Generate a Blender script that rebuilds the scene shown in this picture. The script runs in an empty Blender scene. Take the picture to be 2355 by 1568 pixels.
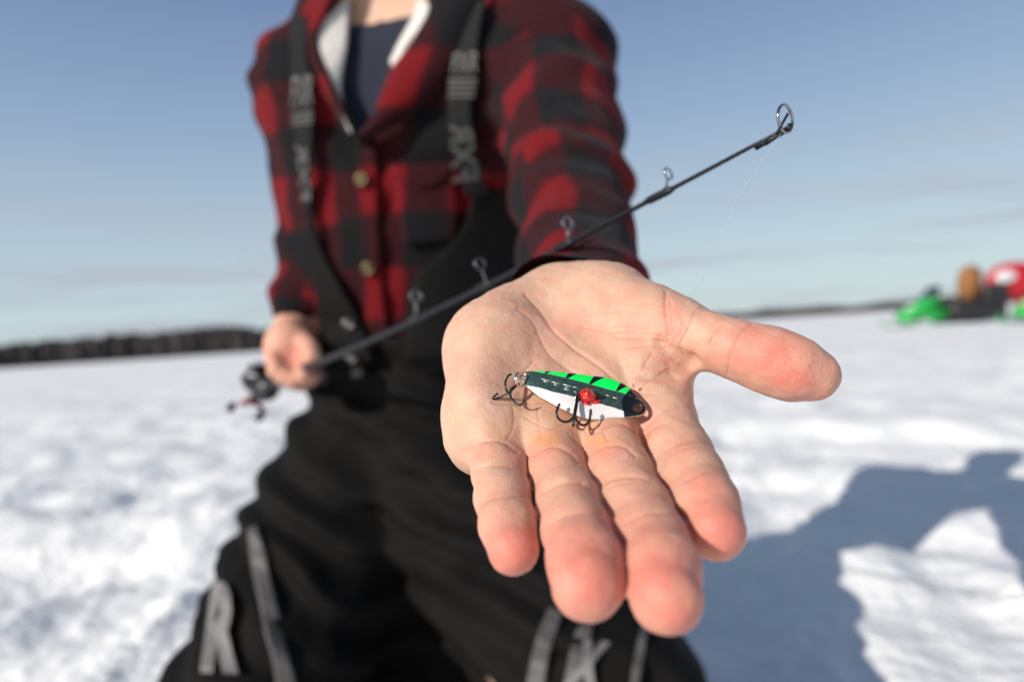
import bpy, bmesh, math, random
import numpy as np
from mathutils import Vector, Matrix
random.seed(7); np.random.seed(7)
S = bpy.context.scene
COL = S.collection
R_ = math.radians

# ------------------------------------------------------------------ camera
CAM_H = 0.62; ROLL = R_(3.7); PITCH = R_(-0.55); FPX = 1570.0
cr, sr = math.cos(ROLL), math.sin(ROLL)
cp, sp = math.cos(PITCH), math.sin(PITCH)
F = np.array([0, cp, sp]); U0 = np.array([0, -sp, cp]); X0 = np.array([1., 0, 0])
RV = cr * X0 - sr * U0
UV = sr * X0 + cr * U0
CAM = np.array([0, 0, CAM_H])
cd = bpy.data.cameras.new('camera'); cam = bpy.data.objects.new('camera', cd); COL.objects.link(cam)
cd.sensor_width = 36; cd.lens = 24; cd.clip_start = 0.02; cd.clip_end = 8000
M = Matrix(((RV[0], UV[0], -F[0], 0), (RV[1], UV[1], -F[1], 0), (RV[2], UV[2], -F[2], CAM_H), (0, 0, 0, 1)))
cam.matrix_world = M
cd.dof.use_dof = True; cd.dof.focus_distance = 0.2445; cd.dof.aperture_fstop = 5.0
S.camera = cam

# ------------------------------------------------------------------ sky, sun, exposure
SUN_AZ = R_(49)      # degrees to the left of straight-behind the camera
SUN_EL = R_(25)
to_sun = Vector((-math.sin(SUN_AZ) * math.cos(SUN_EL), -math.cos(SUN_AZ) * math.cos(SUN_EL), math.sin(SUN_EL)))
W = bpy.data.worlds.new("World"); S.world = W; W.use_nodes = True
nt = W.node_tree; nt.nodes.clear()
sky = nt.nodes.new('ShaderNodeTexSky'); sky.sky_type = 'NISHITA'; sky.sun_disc = False
sky.sun_elevation = SUN_EL; sky.sun_rotation = math.atan2(to_sun.x, to_sun.y)
sky.air_density = 1.0; sky.dust_density = 0.6; sky.ozone_density = 1.5; sky.altitude = 200
hs = nt.nodes.new('ShaderNodeHueSaturation'); hs.inputs['Saturation'].default_value = 0.9; hs.inputs['Value'].default_value = 1.0
tc = nt.nodes.new('ShaderNodeTexCoord')
mp = nt.nodes.new('ShaderNodeMapping'); mp.inputs['Scale'].default_value = (2.2, 2.2, 26); mp.inputs['Location'].default_value = (0.35, 0.2, 0.4)
nz = nt.nodes.new('ShaderNodeTexNoise'); nz.inputs['Scale'].default_value = 1.6; nz.inputs['Detail'].default_value = 5
rp = nt.nodes.new('ShaderNodeMapRange'); rp.inputs[1].default_value = 0.46; rp.inputs[2].default_value = 0.64; rp.inputs[3].default_value = 0; rp.inputs[4].default_value = 0.75
sx = nt.nodes.new('ShaderNodeSeparateXYZ')
el = nt.nodes.new('ShaderNodeMapRange'); el.inputs[1].default_value = 0.26; el.inputs[2].default_value = 0.1; el.inputs[3].default_value = 0; el.inputs[4].default_value = 1
mu = nt.nodes.new('ShaderNodeMath'); mu.operation = 'MULTIPLY'
mx = nt.nodes.new('ShaderNodeMixRGB'); mx.inputs[2].default_value = (4.6, 4.9, 5.6, 1)
bg = nt.nodes.new('ShaderNodeBackground'); bg.inputs['Strength'].default_value = 0.10
wo = nt.nodes.new('ShaderNodeOutputWorld')
L = nt.links.new
L(sky.outputs[0], hs.inputs['Color']); L(tc.outputs['Generated'], mp.inputs[0]); L(mp.outputs[0], nz.inputs['Vector'])
L(nz.outputs[0], rp.inputs[0]); L(tc.outputs['Generated'], sx.inputs[0]); L(sx.outputs[2], el.inputs[0])
L(rp.outputs[0], mu.inputs[0]); L(el.outputs[0], mu.inputs[1]); L(mu.outputs[0], mx.inputs[0]); 
hz = nt.nodes.new('ShaderNodeMapRange'); hz.interpolation_type = 'SMOOTHSTEP'; hz.inputs[1].default_value = 0.95; hz.inputs[2].default_value = 0.45; hz.inputs[3].default_value = 0; hz.inputs[4].default_value = .85
mh = nt.nodes.new('ShaderNodeMixRGB'); rmp = nt.nodes.new('ShaderNodeValToRGB'); er = rmp.color_ramp; er.elements[0].position = 0; er.elements[0].color = (.54, .665, .69, 1); er.elements[1].position = .55; er.elements[1].color = (.135, .20, .35, 1)
for ps_, cl_ in ((.07, (.52, .64, .69, 1)), (.17, (.42, .535, .64, 1)), (.30, (.28, .395, .57, 1)), (.43, (.18, .272, .455, 1))):
    e_ = er.elements.new(ps_); e_.color = cl_
vm_ = nt.nodes.new('ShaderNodeVectorMath'); vm_.operation = 'SCALE'; vm_.inputs['Scale'].default_value = 10.7; L(sx.outputs[2], rmp.inputs[0]); L(rmp.outputs[0], vm_.inputs[0]); L(vm_.outputs[0], mh.inputs[2]); L(sx.outputs[2], hz.inputs[0]); L(hz.outputs[0], mh.inputs[0]); L(hs.outputs[0], mh.inputs[1]); L(mh.outputs[0], mx.inputs[1])
L(mx.outputs[0], bg.inputs[0]); L(bg.outputs[0], wo.inputs[0])
sl = bpy.data.lights.new('sun', 'SUN'); sl.energy = 4.85; sl.angle = R_(0.53); sl.color = (1, 0.945, 0.87)
so = bpy.data.objects.new('sun', sl); COL.objects.link(so)
so.rotation_euler = to_sun.to_track_quat('Z', 'Y').to_euler(); so.location = (-5, -5, 6)
S.view_settings.view_transform = 'Standard'; S.view_settings.look = 'None'
S.view_settings.exposure = 0.0; S.view_settings.gamma = 1.0

# ------------------------------------------------------------------ helpers: coordinates
# camera space: x right, y up, z depth, metres.  c(px, py, z): photo point (2355 wide) at depth z
def c(px, py, z): return np.array([(px - 1177.5) / FPX * z, -(py - 784.0) / FPX * z, z])
def c2w(p):
    p = np.asarray(p, float)
    return CAM + p[..., 0:1] * RV + p[..., 1:2] * UV + p[..., 2:3] * F
def w2c(p):
    d = np.asarray(p, float) - CAM
    return np.stack([d @ RV, d @ UV, d @ F], -1)
def proj(p):
    z = np.maximum(p[..., 2], 1e-3)
    return p[..., 0] / z * FPX + 1177.5, 784 - p[..., 1] / z * FPX
def ground_at(px, py):
    d = c2w(c(px, py, 1.0)) - CAM
    t = -CAM_H / d[2]
    return CAM + d * t

# ------------------------------------------------------------------ helpers: noise
_H = np.random.RandomState(3).rand(64, 64, 64)
def vnoise(p):
    q = np.floor(p).astype(int); f = p - q; f = f * f * (3 - 2 * f)
    r = 0
    for dx in (0, 1):
        wx = f[..., 0] if dx else 1 - f[..., 0]
        for dy in (0, 1):
            wy = f[..., 1] if dy else 1 - f[..., 1]
            for dz in (0, 1):
                wz = f[..., 2] if dz else 1 - f[..., 2]
                r = r + wx * wy * wz * _H[(q[..., 0] + dx) % 64, (q[..., 1] + dy) % 64, (q[..., 2] + dz) % 64]
    return r
def fbm(p, o=4):
    a = 1.0; r = 0; t = 0
    for i in range(o):
        r = r + a * (vnoise(p * 2 ** i + 17.3 * i) - .5); t += a; a *= .5
    return r / t * 2

# ------------------------------------------------------------------ helpers: objects
def tag(o, label=None, cat=None, group=None, kind=None):
    if label: o['label'] = label
    if cat: o['category'] = cat
    if group: o['group'] = group
    if kind: o['kind'] = kind
    return o
def empty(name, loc=(0, 0, 0)):
    o = bpy.data.objects.new(name, None); COL.objects.link(o); o.location = loc; o.empty_display_size = .05
    return o
def par(o, p):
    if p is not None:
        o.parent = p; o.matrix_parent_inverse = Matrix.Translation(-Vector(world_loc(p)))
def world_loc(o):
    v = Vector(o.location)
    while o.parent is not None:
        v = o.matrix_parent_inverse @ v
        o = o.parent; v = v + o.location
    return v
def mesh_obj(name, verts, faces, mat, parent=None, smooth=True):
    me = bpy.data.meshes.new(name)
    verts = np.asarray(verts, float)
    if isinstance(faces, np.ndarray):
        if name != 'snow_ground': faces = faces[:, ::-1]     # camera space is left-handed
        n, k = faces.shape
        me.vertices.add(len(verts)); me.vertices.foreach_set('co', verts.ravel())
        me.loops.add(n * k); me.loops.foreach_set('vertex_index', faces.ravel().astype(np.int32))
        me.polygons.add(n); me.polygons.foreach_set('loop_start', np.arange(0, n * k, k, dtype=np.int32))
        me.update(calc_edges=True); me.validate()
    else:
        me.from_pydata([tuple(v) for v in verts], [], [tuple(int(i) for i in f) for f in faces]); me.update()
    if smooth: me.polygons.foreach_set('use_smooth', np.ones(len(me.polygons), bool))
    o = bpy.data.objects.new(name, me); COL.objects.link(o)
    if mat is not None:
        for m_ in (mat if isinstance(mat, (list, tuple)) else [mat]): me.materials.append(m_)
    par(o, parent)
    return o
class MB:
    """collects shapes (world coordinates) into one mesh"""
    def __init__(s): s.v = []; s.f = []
    def add(s, v, f):
        b = len(s.v); s.v += [tuple(x) for x in v]; s.f += [tuple(i + b for i in q) for q in f]; return s
    def tube(s, pts, rad, n=10, cap=True):
        pts = [np.asarray(p, float) for p in pts]; m = len(pts)
        if np.isscalar(rad): rad = [rad] * m
        t0 = pts[1] - pts[0]; t0 = t0 / np.linalg.norm(t0)
        a = np.cross(t0, [0, 0, 1.0]);
        if np.linalg.norm(a) < .1: a = np.cross(t0, [1.0, 0, 0])
        a = a / np.linalg.norm(a); vs = []
        for i in range(m):
            t = pts[min(i + 1, m - 1)] - pts[max(i - 1, 0)]; t = t / (np.linalg.norm(t) + 1e-12)
            a = a - t * np.dot(a, t); a = a / (np.linalg.norm(a) + 1e-12); b = np.cross(t, a)
            for k in range(n):
                w = 2 * math.pi * k / n
                vs.append(pts[i] + rad[i] * (a * math.cos(w) + b * math.sin(w)))
        fs = []
        for i in range(m - 1):
            for k in range(n):
                fs.append((i * n + k, i * n + (k + 1) % n, (i + 1) * n + (k + 1) % n, (i + 1) * n + k))
        if cap: fs.append(tuple(range(n - 1, -1, -1))); fs.append(tuple(range((m - 1) * n, m * n)))
        return s.add(vs, fs)
    def torus(s, cen, ax, R, r, n=28, k=10, ax2=None, squash=1.0):
        cen = np.asarray(cen, float); ax = np.asarray(ax, float); ax = ax / np.linalg.norm(ax)
        a = np.cross(ax, [0, 0, 1.0]) if ax2 is None else np.asarray(ax2, float) - ax * np.dot(ax2, ax)
        a = a / np.linalg.norm(a); b = np.cross(ax, a); vs = []
        for i in range(n):
            w = 2 * math.pi * i / n; d = a * math.cos(w) + b * math.sin(w) * squash
            for j in range(k):
                q = 2 * math.pi * j / k
                vs.append(cen + d * (R + r * math.cos(q)) + ax * r * math.sin(q))
        fs = [(i * k + j, ((i + 1) % n) * k + j, ((i + 1) % n) * k + (j + 1) % k, i * k + (j + 1) % k) for i in range(n) for j in range(k)]
        return s.add(vs, fs)
    def box(s, cen, ax, ay, az, bev=0.15):
        """rounded-edge box: half-axis vectors"""
        cen, ax, ay, az = [np.asarray(q, float) for q in (cen, ax, ay, az)]
        bm = bmesh.new(); bmesh.ops.create_cube(bm, size=2)
        if bev: bmesh.ops.bevel(bm, geom=bm.edges[:], offset=bev, segments=2, affect='EDGES', profile=.5)
        bm.verts.ensure_lookup_table()
        v = [cen + ax * q.co.x + ay * q.co.y + az * q.co.z for q in bm.verts]
        f = [[q.index for q in p.verts] for p in bm.faces]; bm.free()
        return s.add(v, f)
    def ball(s, cen, ax, ay, az, sub=2, jag=0):
        cen, ax, ay, az = [np.asarray(q, float) for q in (cen, ax, ay, az)]
        bm = bmesh.new(); bmesh.ops.create_icosphere(bm, subdivisions=sub, radius=1)
        bm.verts.ensure_lookup_table()
        v = []
        for q in bm.verts:
            k = 1 + jag * (random.random() - .5); v.append(cen + (ax * q.co.x + ay * q.co.y + az * q.co.z) * k)
        f = [[q.index for q in p.verts] for p in bm.faces]; bm.free()
        return s.add(v, f)
    def prism(s, poly, origin, ex, ey, ez, half):
        """2-D outline in plane (ex, ey), extruded +-half along ez"""
        origin, ex, ey, ez = [np.asarray(q, float) for q in (origin, ex, ey, ez)]
        n = len(poly)
        v = [origin + ex * x + ey * y - ez * half for x, y in poly] + [origin + ex * x + ey * y + ez * half for x, y in poly]
        f = [tuple(range(n)), tuple(range(2 * n - 1, n - 1, -1))] + [(i, i + n, (i + 1) % n + n, (i + 1) % n) for i in range(n)]
        return s.add(v, f)
    def build(s, name, mat, parent=None, smooth=True): return mesh_obj(name, s.v, s.f, mat, parent, smooth)
def catmull(P_, n=8):
    P_ = [np.asarray(p, float) for p in P_]; Q = [2 * P_[0] - P_[1]] + P_ + [2 * P_[-1] - P_[-2]]; out = []
    for i in range(1, len(Q) - 2):
        for k in range(n):
            t = k / n
            out.append(.5 * ((2 * Q[i]) + (-Q[i - 1] + Q[i + 1]) * t + (2 * Q[i - 1] - 5 * Q[i] + 4 * Q[i + 1] - Q[i + 2]) * t * t + (-Q[i - 1] + 3 * Q[i] - 3 * Q[i + 1] + Q[i + 2]) * t ** 3))
    out.append(P_[-1]); return out

# ------------------------------------------------------------------ helpers: materials
def mat(name, col, rough=.6, metal=0, bump=None, var=None, sub=0, coat=0, sheen=0, spec=None):
    m = bpy.data.materials.new(name); m.use_nodes = True; n = m.node_tree; b = n.nodes['Principled BSDF']
    b.inputs['Base Color'].default_value = (*col, 1); b.inputs['Roughness'].default_value = rough; b.inputs['Metallic'].default_value = metal
    if coat: b.inputs['Coat Weight'].default_value = coat
    if sheen: b.inputs['Sheen Weight'].default_value = sheen
    if spec is not None: b.inputs['Specular IOR Level'].default_value = spec
    t = n.nodes.new('ShaderNodeTexCoord')
    if var:
        nz = n.nodes.new('ShaderNodeTexNoise'); nz.inputs['Scale'].default_value = var[0]; nz.inputs['Detail'].default_value = 5
        rr = n.nodes.new('ShaderNodeMixRGB'); k = var[1]
        rr.inputs[1].default_value = (*[x * (1 - k) for x in col], 1); rr.inputs[2].default_value = (*[min(1, x * (1 + k)) for x in col], 1)
        n.links.new(t.outputs['Object'], nz.inputs['Vector']); n.links.new(nz.outputs[0], rr.inputs[0]); n.links.new(rr.outputs[0], b.inputs['Base Color'])
    if bump:
        nb = n.nodes.new('ShaderNodeTexNoise'); nb.inputs['Scale'].default_value = bump[0]; nb.inputs['Detail'].default_value = 4
        bp = n.nodes.new('ShaderNodeBump'); bp.inputs['Distance'].default_value = bump[1]; bp.inputs['Strength'].default_value = bump[2] if len(bump) > 2 else 1
        n.links.new(t.outputs['Object'], nb.inputs['Vector']); n.links.new(nb.outputs[0], bp.inputs['Height']); n.links.new(bp.outputs[0], b.inputs['Normal'])
    return m

# ------------------------------------------------------------------ helpers: signed distance shapes
def smin(a, b, k):
    h = np.maximum(k - np.abs(a - b), 0) / k
    return np.minimum(a, b) - h * h * k * .25
def smax(a, b, k): return -smin(-a, -b, k)
def rcone(p, a, b, r1, r2):
    ba = b - a; l2 = ba @ ba; rr = r1 - r2; a2 = max(l2 - rr * rr, 1e-12); il2 = 1 / l2
    pa = p - a; y = pa @ ba; z = y - l2
    x = pa * l2 - y[..., None] * ba; x2 = (x * x).sum(-1); y2 = y * y * l2; z2 = z * z * l2
    k = np.sign(rr) * rr * rr * x2
    d = (np.sqrt(np.maximum(x2 * a2 * il2, 0)) + y * rr) * il2 - r1
    c1 = np.sign(z) * a2 * z2 > k; c2 = np.sign(y) * a2 * y2 < k
    return np.where(c1, np.sqrt(x2 + z2) * il2 - r2, np.where(c2, np.sqrt(x2 + y2) * il2 - r1, d))
def ellip(p, cen, rx, ry, rz, rot=None):
    q = p - cen
    if rot is not None: q = q @ rot.T
    r = np.array([rx, ry, rz]); k0 = np.sqrt(((q / r) ** 2).sum(-1)); k1 = np.sqrt(((q / r ** 2) ** 2).sum(-1)) + 1e-9
    return k0 * (k0 - 1) / k1
def chain(p, pts, k=.002):
    d = None
    for (a, ra), (b, rb) in zip(pts[:-1], pts[1:]):
        q = rcone(p, a, b, ra, rb)
        d = q if d is None else smin(d, q, k)
    return d
def C(px, py, z, wpx=0, r=None):
    return (c(px, py, z), wpx * z / FPX if r is None else r)
def surface_nets(f, lo, hi, h):
    lo = np.array(lo, float); hi = np.array(hi, float)
    n = np.ceil((hi - lo) / h).astype(int) + 1
    ax = [lo[i] + h * np.arange(n[i]) for i in range(3)]
    V = np.empty(n, np.float32)
    for i in range(0, n[0], 16):
        g = np.stack(np.meshgrid(ax[0][i:i + 16], ax[1], ax[2], indexing='ij'), -1); sh = g.shape[:3]
        V[i:i + 16] = f(g.reshape(-1, 3)).reshape(sh)
    ins = V < 0
    cn = np.zeros(n - 1, int)
    for dx in (0, 1):
        for dy in (0, 1):
            for dz in (0, 1): cn += ins[dx:n[0] - 1 + dx, dy:n[1] - 1 + dy, dz:n[2] - 1 + dz]
    act = (cn > 0) & (cn < 8); idx = np.argwhere(act); ids = -np.ones(n - 1, int); ids[act] = np.arange(len(idx))
    acc = np.zeros((len(idx), 3)); cnt = np.zeros(len(idx))
    co = [(x, y, z) for x in (0, 1) for y in (0, 1) for z in (0, 1)]
    for a in co:
        for d in range(3):
            if a[d] == 0:
                b = list(a); b[d] = 1
                va = V[idx[:, 0] + a[0], idx[:, 1] + a[1], idx[:, 2] + a[2]]; vb = V[idx[:, 0] + b[0], idx[:, 1] + b[1], idx[:, 2] + b[2]]
                s = (va < 0) != (vb < 0); t = np.where(s, va / np.where(s, va - vb, 1), 0)
                q = np.tile(np.array(a, float), (len(idx), 1)); q[:, d] = t
                acc += q * s[:, None]; cnt += s
    verts = lo + h * (idx + acc / cnt[:, None]); faces = []
    for d in range(3):
        e1, e2 = (d + 1) % 3, (d + 2) % 3
        s0 = [slice(None)] * 3; s1 = [slice(None)] * 3; s0[d] = slice(0, -1); s1[d] = slice(1, None)
        A = ins[tuple(s0)]; B = ins[tuple(s1)]; e = np.argwhere(A != B)
        ok = (e[:, e1] > 0) & (e[:, e2] > 0) & (e[:, e1] < n[e1] - 1) & (e[:, e2] < n[e2] - 1); e = e[ok]
        def cell(o1, o2):
            q = e.copy(); q[:, e1] -= o1; q[:, e2] -= o2; return ids[q[:, 0], q[:, 1], q[:, 2]]
        fq = np.stack([cell(1, 1), cell(0, 1), cell(0, 0), cell(1, 0)], -1)
        fl = ~A[e[:, 0], e[:, 1], e[:, 2]]; fq[fl] = fq[fl][:, ::-1]; faces.append(fq)
    return verts, np.concatenate(faces)
def grad(f, p, e):
    g = np.empty_like(p)
    for i in range(3):
        d = np.zeros(3); d[i] = e; g[:, i] = (f(p + d) - f(p - d)) / (2 * e)
    return g
def newton(f, p, e, it=2, lim=None):
    for _ in range(it):
        g = grad(f, p, e); v = f(p); s = v / np.maximum((g * g).sum(-1), .2)
        if lim: s = np.clip(s, -lim, lim)
        p = p - g * s[:, None]
    return p
def subdiv(v, f):
    e = np.concatenate([np.stack([f[:, i], f[:, (i + 1) % 4]], -1) for i in range(4)]); es = np.sort(e, 1)
    u, inv = np.unique(es, axis=0, return_inverse=True); inv = inv.ravel(); nf = len(f); nv = len(v)
    em = (v[u[:, 0]] + v[u[:, 1]]) / 2; fc = v[f].mean(1); ei = inv.reshape(4, nf).T + nv; ci = np.arange(nf) + nv + len(u)
    nf4 = [np.stack([f[:, i], ei[:, i], ci, ei[:, (i + 3) % 4]], -1) for i in range(4)]
    return np.concatenate([v, em, fc]), np.concatenate(nf4)
def normals(v, f):
    n = np.cross(v[f[:, 2]] - v[f[:, 0]], v[f[:, 3]] - v[f[:, 1]]); o = np.zeros_like(v)
    for i in range(4): np.add.at(o, f[:, i], n)
    return o / (np.linalg.norm(o, axis=1, keepdims=True) + 1e-12)
def cull(v, f, keep):
    """drop faces whose keep flag (per face) is False"""
    f = f[keep]; u, inv = np.unique(f, return_inverse=True); return v[u], inv.reshape(f.shape)
def color_attr(o, name, arr):
    a = o.data.color_attributes.new(name, 'FLOAT_COLOR', 'POINT'); b = np.ones((len(arr), 4), np.float32); b[:, :arr.shape[1]] = arr
    a.data.foreach_set('color', b.ravel())
def trace(f, px, py, off=0.0, z0=.5, steps=70):
    """first hit of the rays through photo points with f(p) = off"""
    px = np.asarray(px, float); py = np.asarray(py, float)
    d = np.stack([(px - 1177.5) / FPX, -(py - 784) / FPX, np.ones_like(px)], -1); t = np.full(px.shape, float(z0))
    best = np.full(px.shape, 1e9); tb_ = t.copy()
    for _ in range(steps):
        q = f(d * t[..., None]) - off; k = q < best - 1e-5; best = np.where(k, q, best); tb_ = np.where(k, t, tb_); t = np.minimum(t + .8 * q, 1.35)
    return d * tb_[..., None]
def inpoly(px, py, poly):
    r = np.zeros(px.shape, bool); n = len(poly)
    for i in range(n):
        x1, y1 = poly[i]; x2, y2 = poly[(i + 1) % n]
        k = ((y1 > py) != (y2 > py)) & (px < (x2 - x1) * (py - y1) / ((y2 - y1) + 1e-12) + x1); r ^= k
    return r
def dpoly(px, py, pts):
    d = np.full(px.shape, 1e9)
    for (x1, y1), (x2, y2) in zip(pts[:-1], pts[1:]):
        vx, vy = x2 - x1, y2 - y1; t = np.clip(((px - x1) * vx + (py - y1) * vy) / (vx * vx + vy * vy + 1e-9), 0, 1)
        d = np.minimum(d, np.hypot(px - x1 - t * vx, py - y1 - t * vy))
    return d
def sst(a, b, x):
    t = np.clip((x - a) / (b - a), 0, 1); return t * t * (3 - 2 * t)

# ================================================================== SNOW
def snow_material():
    m = bpy.data.materials.new('snow'); m.use_nodes = True; n = m.node_tree; b = n.nodes['Principled BSDF']
    b.inputs['Roughness'].default_value = .7; b.inputs['Specular IOR Level'].default_value = .2
    t = n.nodes.new('ShaderNodeTexCoord')
    nz = n.nodes.new('ShaderNodeTexNoise'); nz.inputs['Scale'].default_value = 3; nz.inputs['Detail'].default_value = 6
    rr = n.nodes.new('ShaderNodeMixRGB'); rr.inputs[1].default_value = (.88, .865, .84, 1); rr.inputs[2].default_value = (.95, .935, .905, 1)
    nb = n.nodes.new('ShaderNodeTexNoise'); nb.inputs['Scale'].default_value = 22; nb.inputs['Detail'].default_value = 6
    bp = n.nodes.new('ShaderNodeBump'); bp.inputs['Distance'].default_value = .03; bp.inputs['Strength'].default_value = .6
    l = n.links.new; l(t.outputs['Object'], nz.inputs['Vector']); l(t.outputs['Object'], nb.inputs['Vector'])
    l(nz.outputs[0], rr.inputs[0]); l(rr.outputs[0], b.inputs['Base Color']); l(nb.outputs[0], bp.inputs['Height']); l(bp.outputs[0], b.inputs['Normal'])
    return m
SNOW = snow_material()
def snow_h(x, y):
    r = np.hypot(x, y)
    p = np.stack([x, y, np.zeros_like(x)], -1)
    a = fbm(p * np.array([1.1, 1.1, 1]) + 5, 4)
    b = fbm(p * np.array([3.6, 2.9, 1]) + 31, 4)
    k = vnoise(p * 2.3 + 9.1)                       # trodden pits
    h = .055 * a + .062 * b * np.exp(-r / 30) - .05 * sst(.62, .85, k) * np.exp(-r / 14)
    lp_ = np.abs(2 * vnoise(p * np.array([5.2, 4.4, 1]) + 70) - 1); h = h + (.022 * (1 - lp_) ** 2 + .018 * fbm(p * np.array([9, 8, 1]) + 12, 3)) * np.exp(-r / 9)
    drift = .10 * fbm(p * np.array([.10, .22, 1]) + 3, 3) * np.minimum(r / 8, 1)
    near = .35 + .65 * sst(.8, 2.0, r)
    return h * near * np.exp(-r / 250) + drift * np.exp(-r / 300)
nr, na = 420, 820
rad = np.concatenate([[0.02], .25 * (12000 ** (np.arange(nr) / (nr - 1)))])
ang = np.linspace(0, 2 * math.pi, na, endpoint=False)
gx = rad[:, None] * np.sin(ang); gy = rad[:, None] * np.cos(ang)
gz = snow_h(gx.ravel(), gy.ravel()).reshape(gx.shape)
# extra soft mounds beside the kneeling figure
for (mx_, my_, rr_, hh_) in ((.42, .86, .07, .07), (1.35, 2.42, .22, .09), (.75, 1.62, .16, .03), (1.5, 1.7, .3, .07), (-.8, 1.4, .3, .03)):
    gz += hh_ * np.exp(-((gx - mx_) ** 2 + (gy - my_) ** 2) / rr_ ** 2)
sv = np.stack([gx.ravel(), gy.ravel(), gz.ravel()], -1)
i_, j_ = np.meshgrid(np.arange(nr), np.arange(na), indexing='ij'); i_ = i_.ravel(); j_ = j_.ravel(); j2 = (j_ + 1) % na
sf = np.stack([i_ * na + j_, i_ * na + j2, (i_ + 1) * na + j2, (i_ + 1) * na + j_], -1)
tag(mesh_obj('snow_ground', sv, sf, SNOW), 'white trodden snow over the frozen lake', kind='structure')

# ================================================================== FAR TREELINE (one mass)
BARK = mat('far_wood', (.052, .042, .039), .95, var=(.05, .5))
tb = MB(); vs, fs = [], []
def ftree(x, y, h, r, kind):
    b = len(vs); n = 5; a0 = random.random() * 6
    rings = ((0, .35), (.3, 1), (.65, .62), (1, .04)) if kind else ((0, .18), (.35, .9), (.75, .95), (1, .35))
    for (q, w) in rings:
        for k in range(n):
            a = a0 + 2 * math.pi * k / n; j = 1 + .3 * (random.random() - .5)
            vs.append((x + r * w * j * math.cos(a), y + r * w * j * math.sin(a), h * q * (1 + .06 * (random.random() - .5)) - .3))
    for i in range(3):
        for k in range(n): fs.append((b + i * n + k, b + i * n + (k + 1) % n, b + (i + 1) * n + (k + 1) % n, b + (i + 1) * n + k))
def shore(az0, az1, dist, hfun, n, rows):
    for i in range(n):
        a = az0 + (az1 - az0) * (i + random.random()) / n; row = random.randrange(rows)
        d = dist * (1 + .035 * row) + random.random() * 6
        h = hfun(a) * (.78 + .34 * random.random()) * (1 + .03 * row)
        ftree(d * math.sin(a), d * math.cos(a), h, h * (.13 + .1 * random.random()), random.random() < .6)
def hl(a):
    x = math.tan(a) * FPX + 1177
    return (1 + .03 * math.sin(a * 31) + .02 * math.sin(a * 83 + 1)) * np.interp(x, [-400, 0, 130, 330, 500, 600, 900, 1300, 2000], [12.5, 12.6, 12.5, 14.2, 16.0, 12.8, 11, 6, 4.5])
shore(R_(-75), R_(14), 430, hl, 3400, 6)
hr = lambda a: 6.6 + .8 * math.sin(a * 37) + .5 * math.sin(a * 91)
shore(R_(8), R_(75), 560, hr, 3000, 5)
tag(mesh_obj('far_treeline', vs, fs, BARK, smooth=False), 'dark wooded shore across the frozen lake', 'treeline', kind='stuff')

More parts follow.
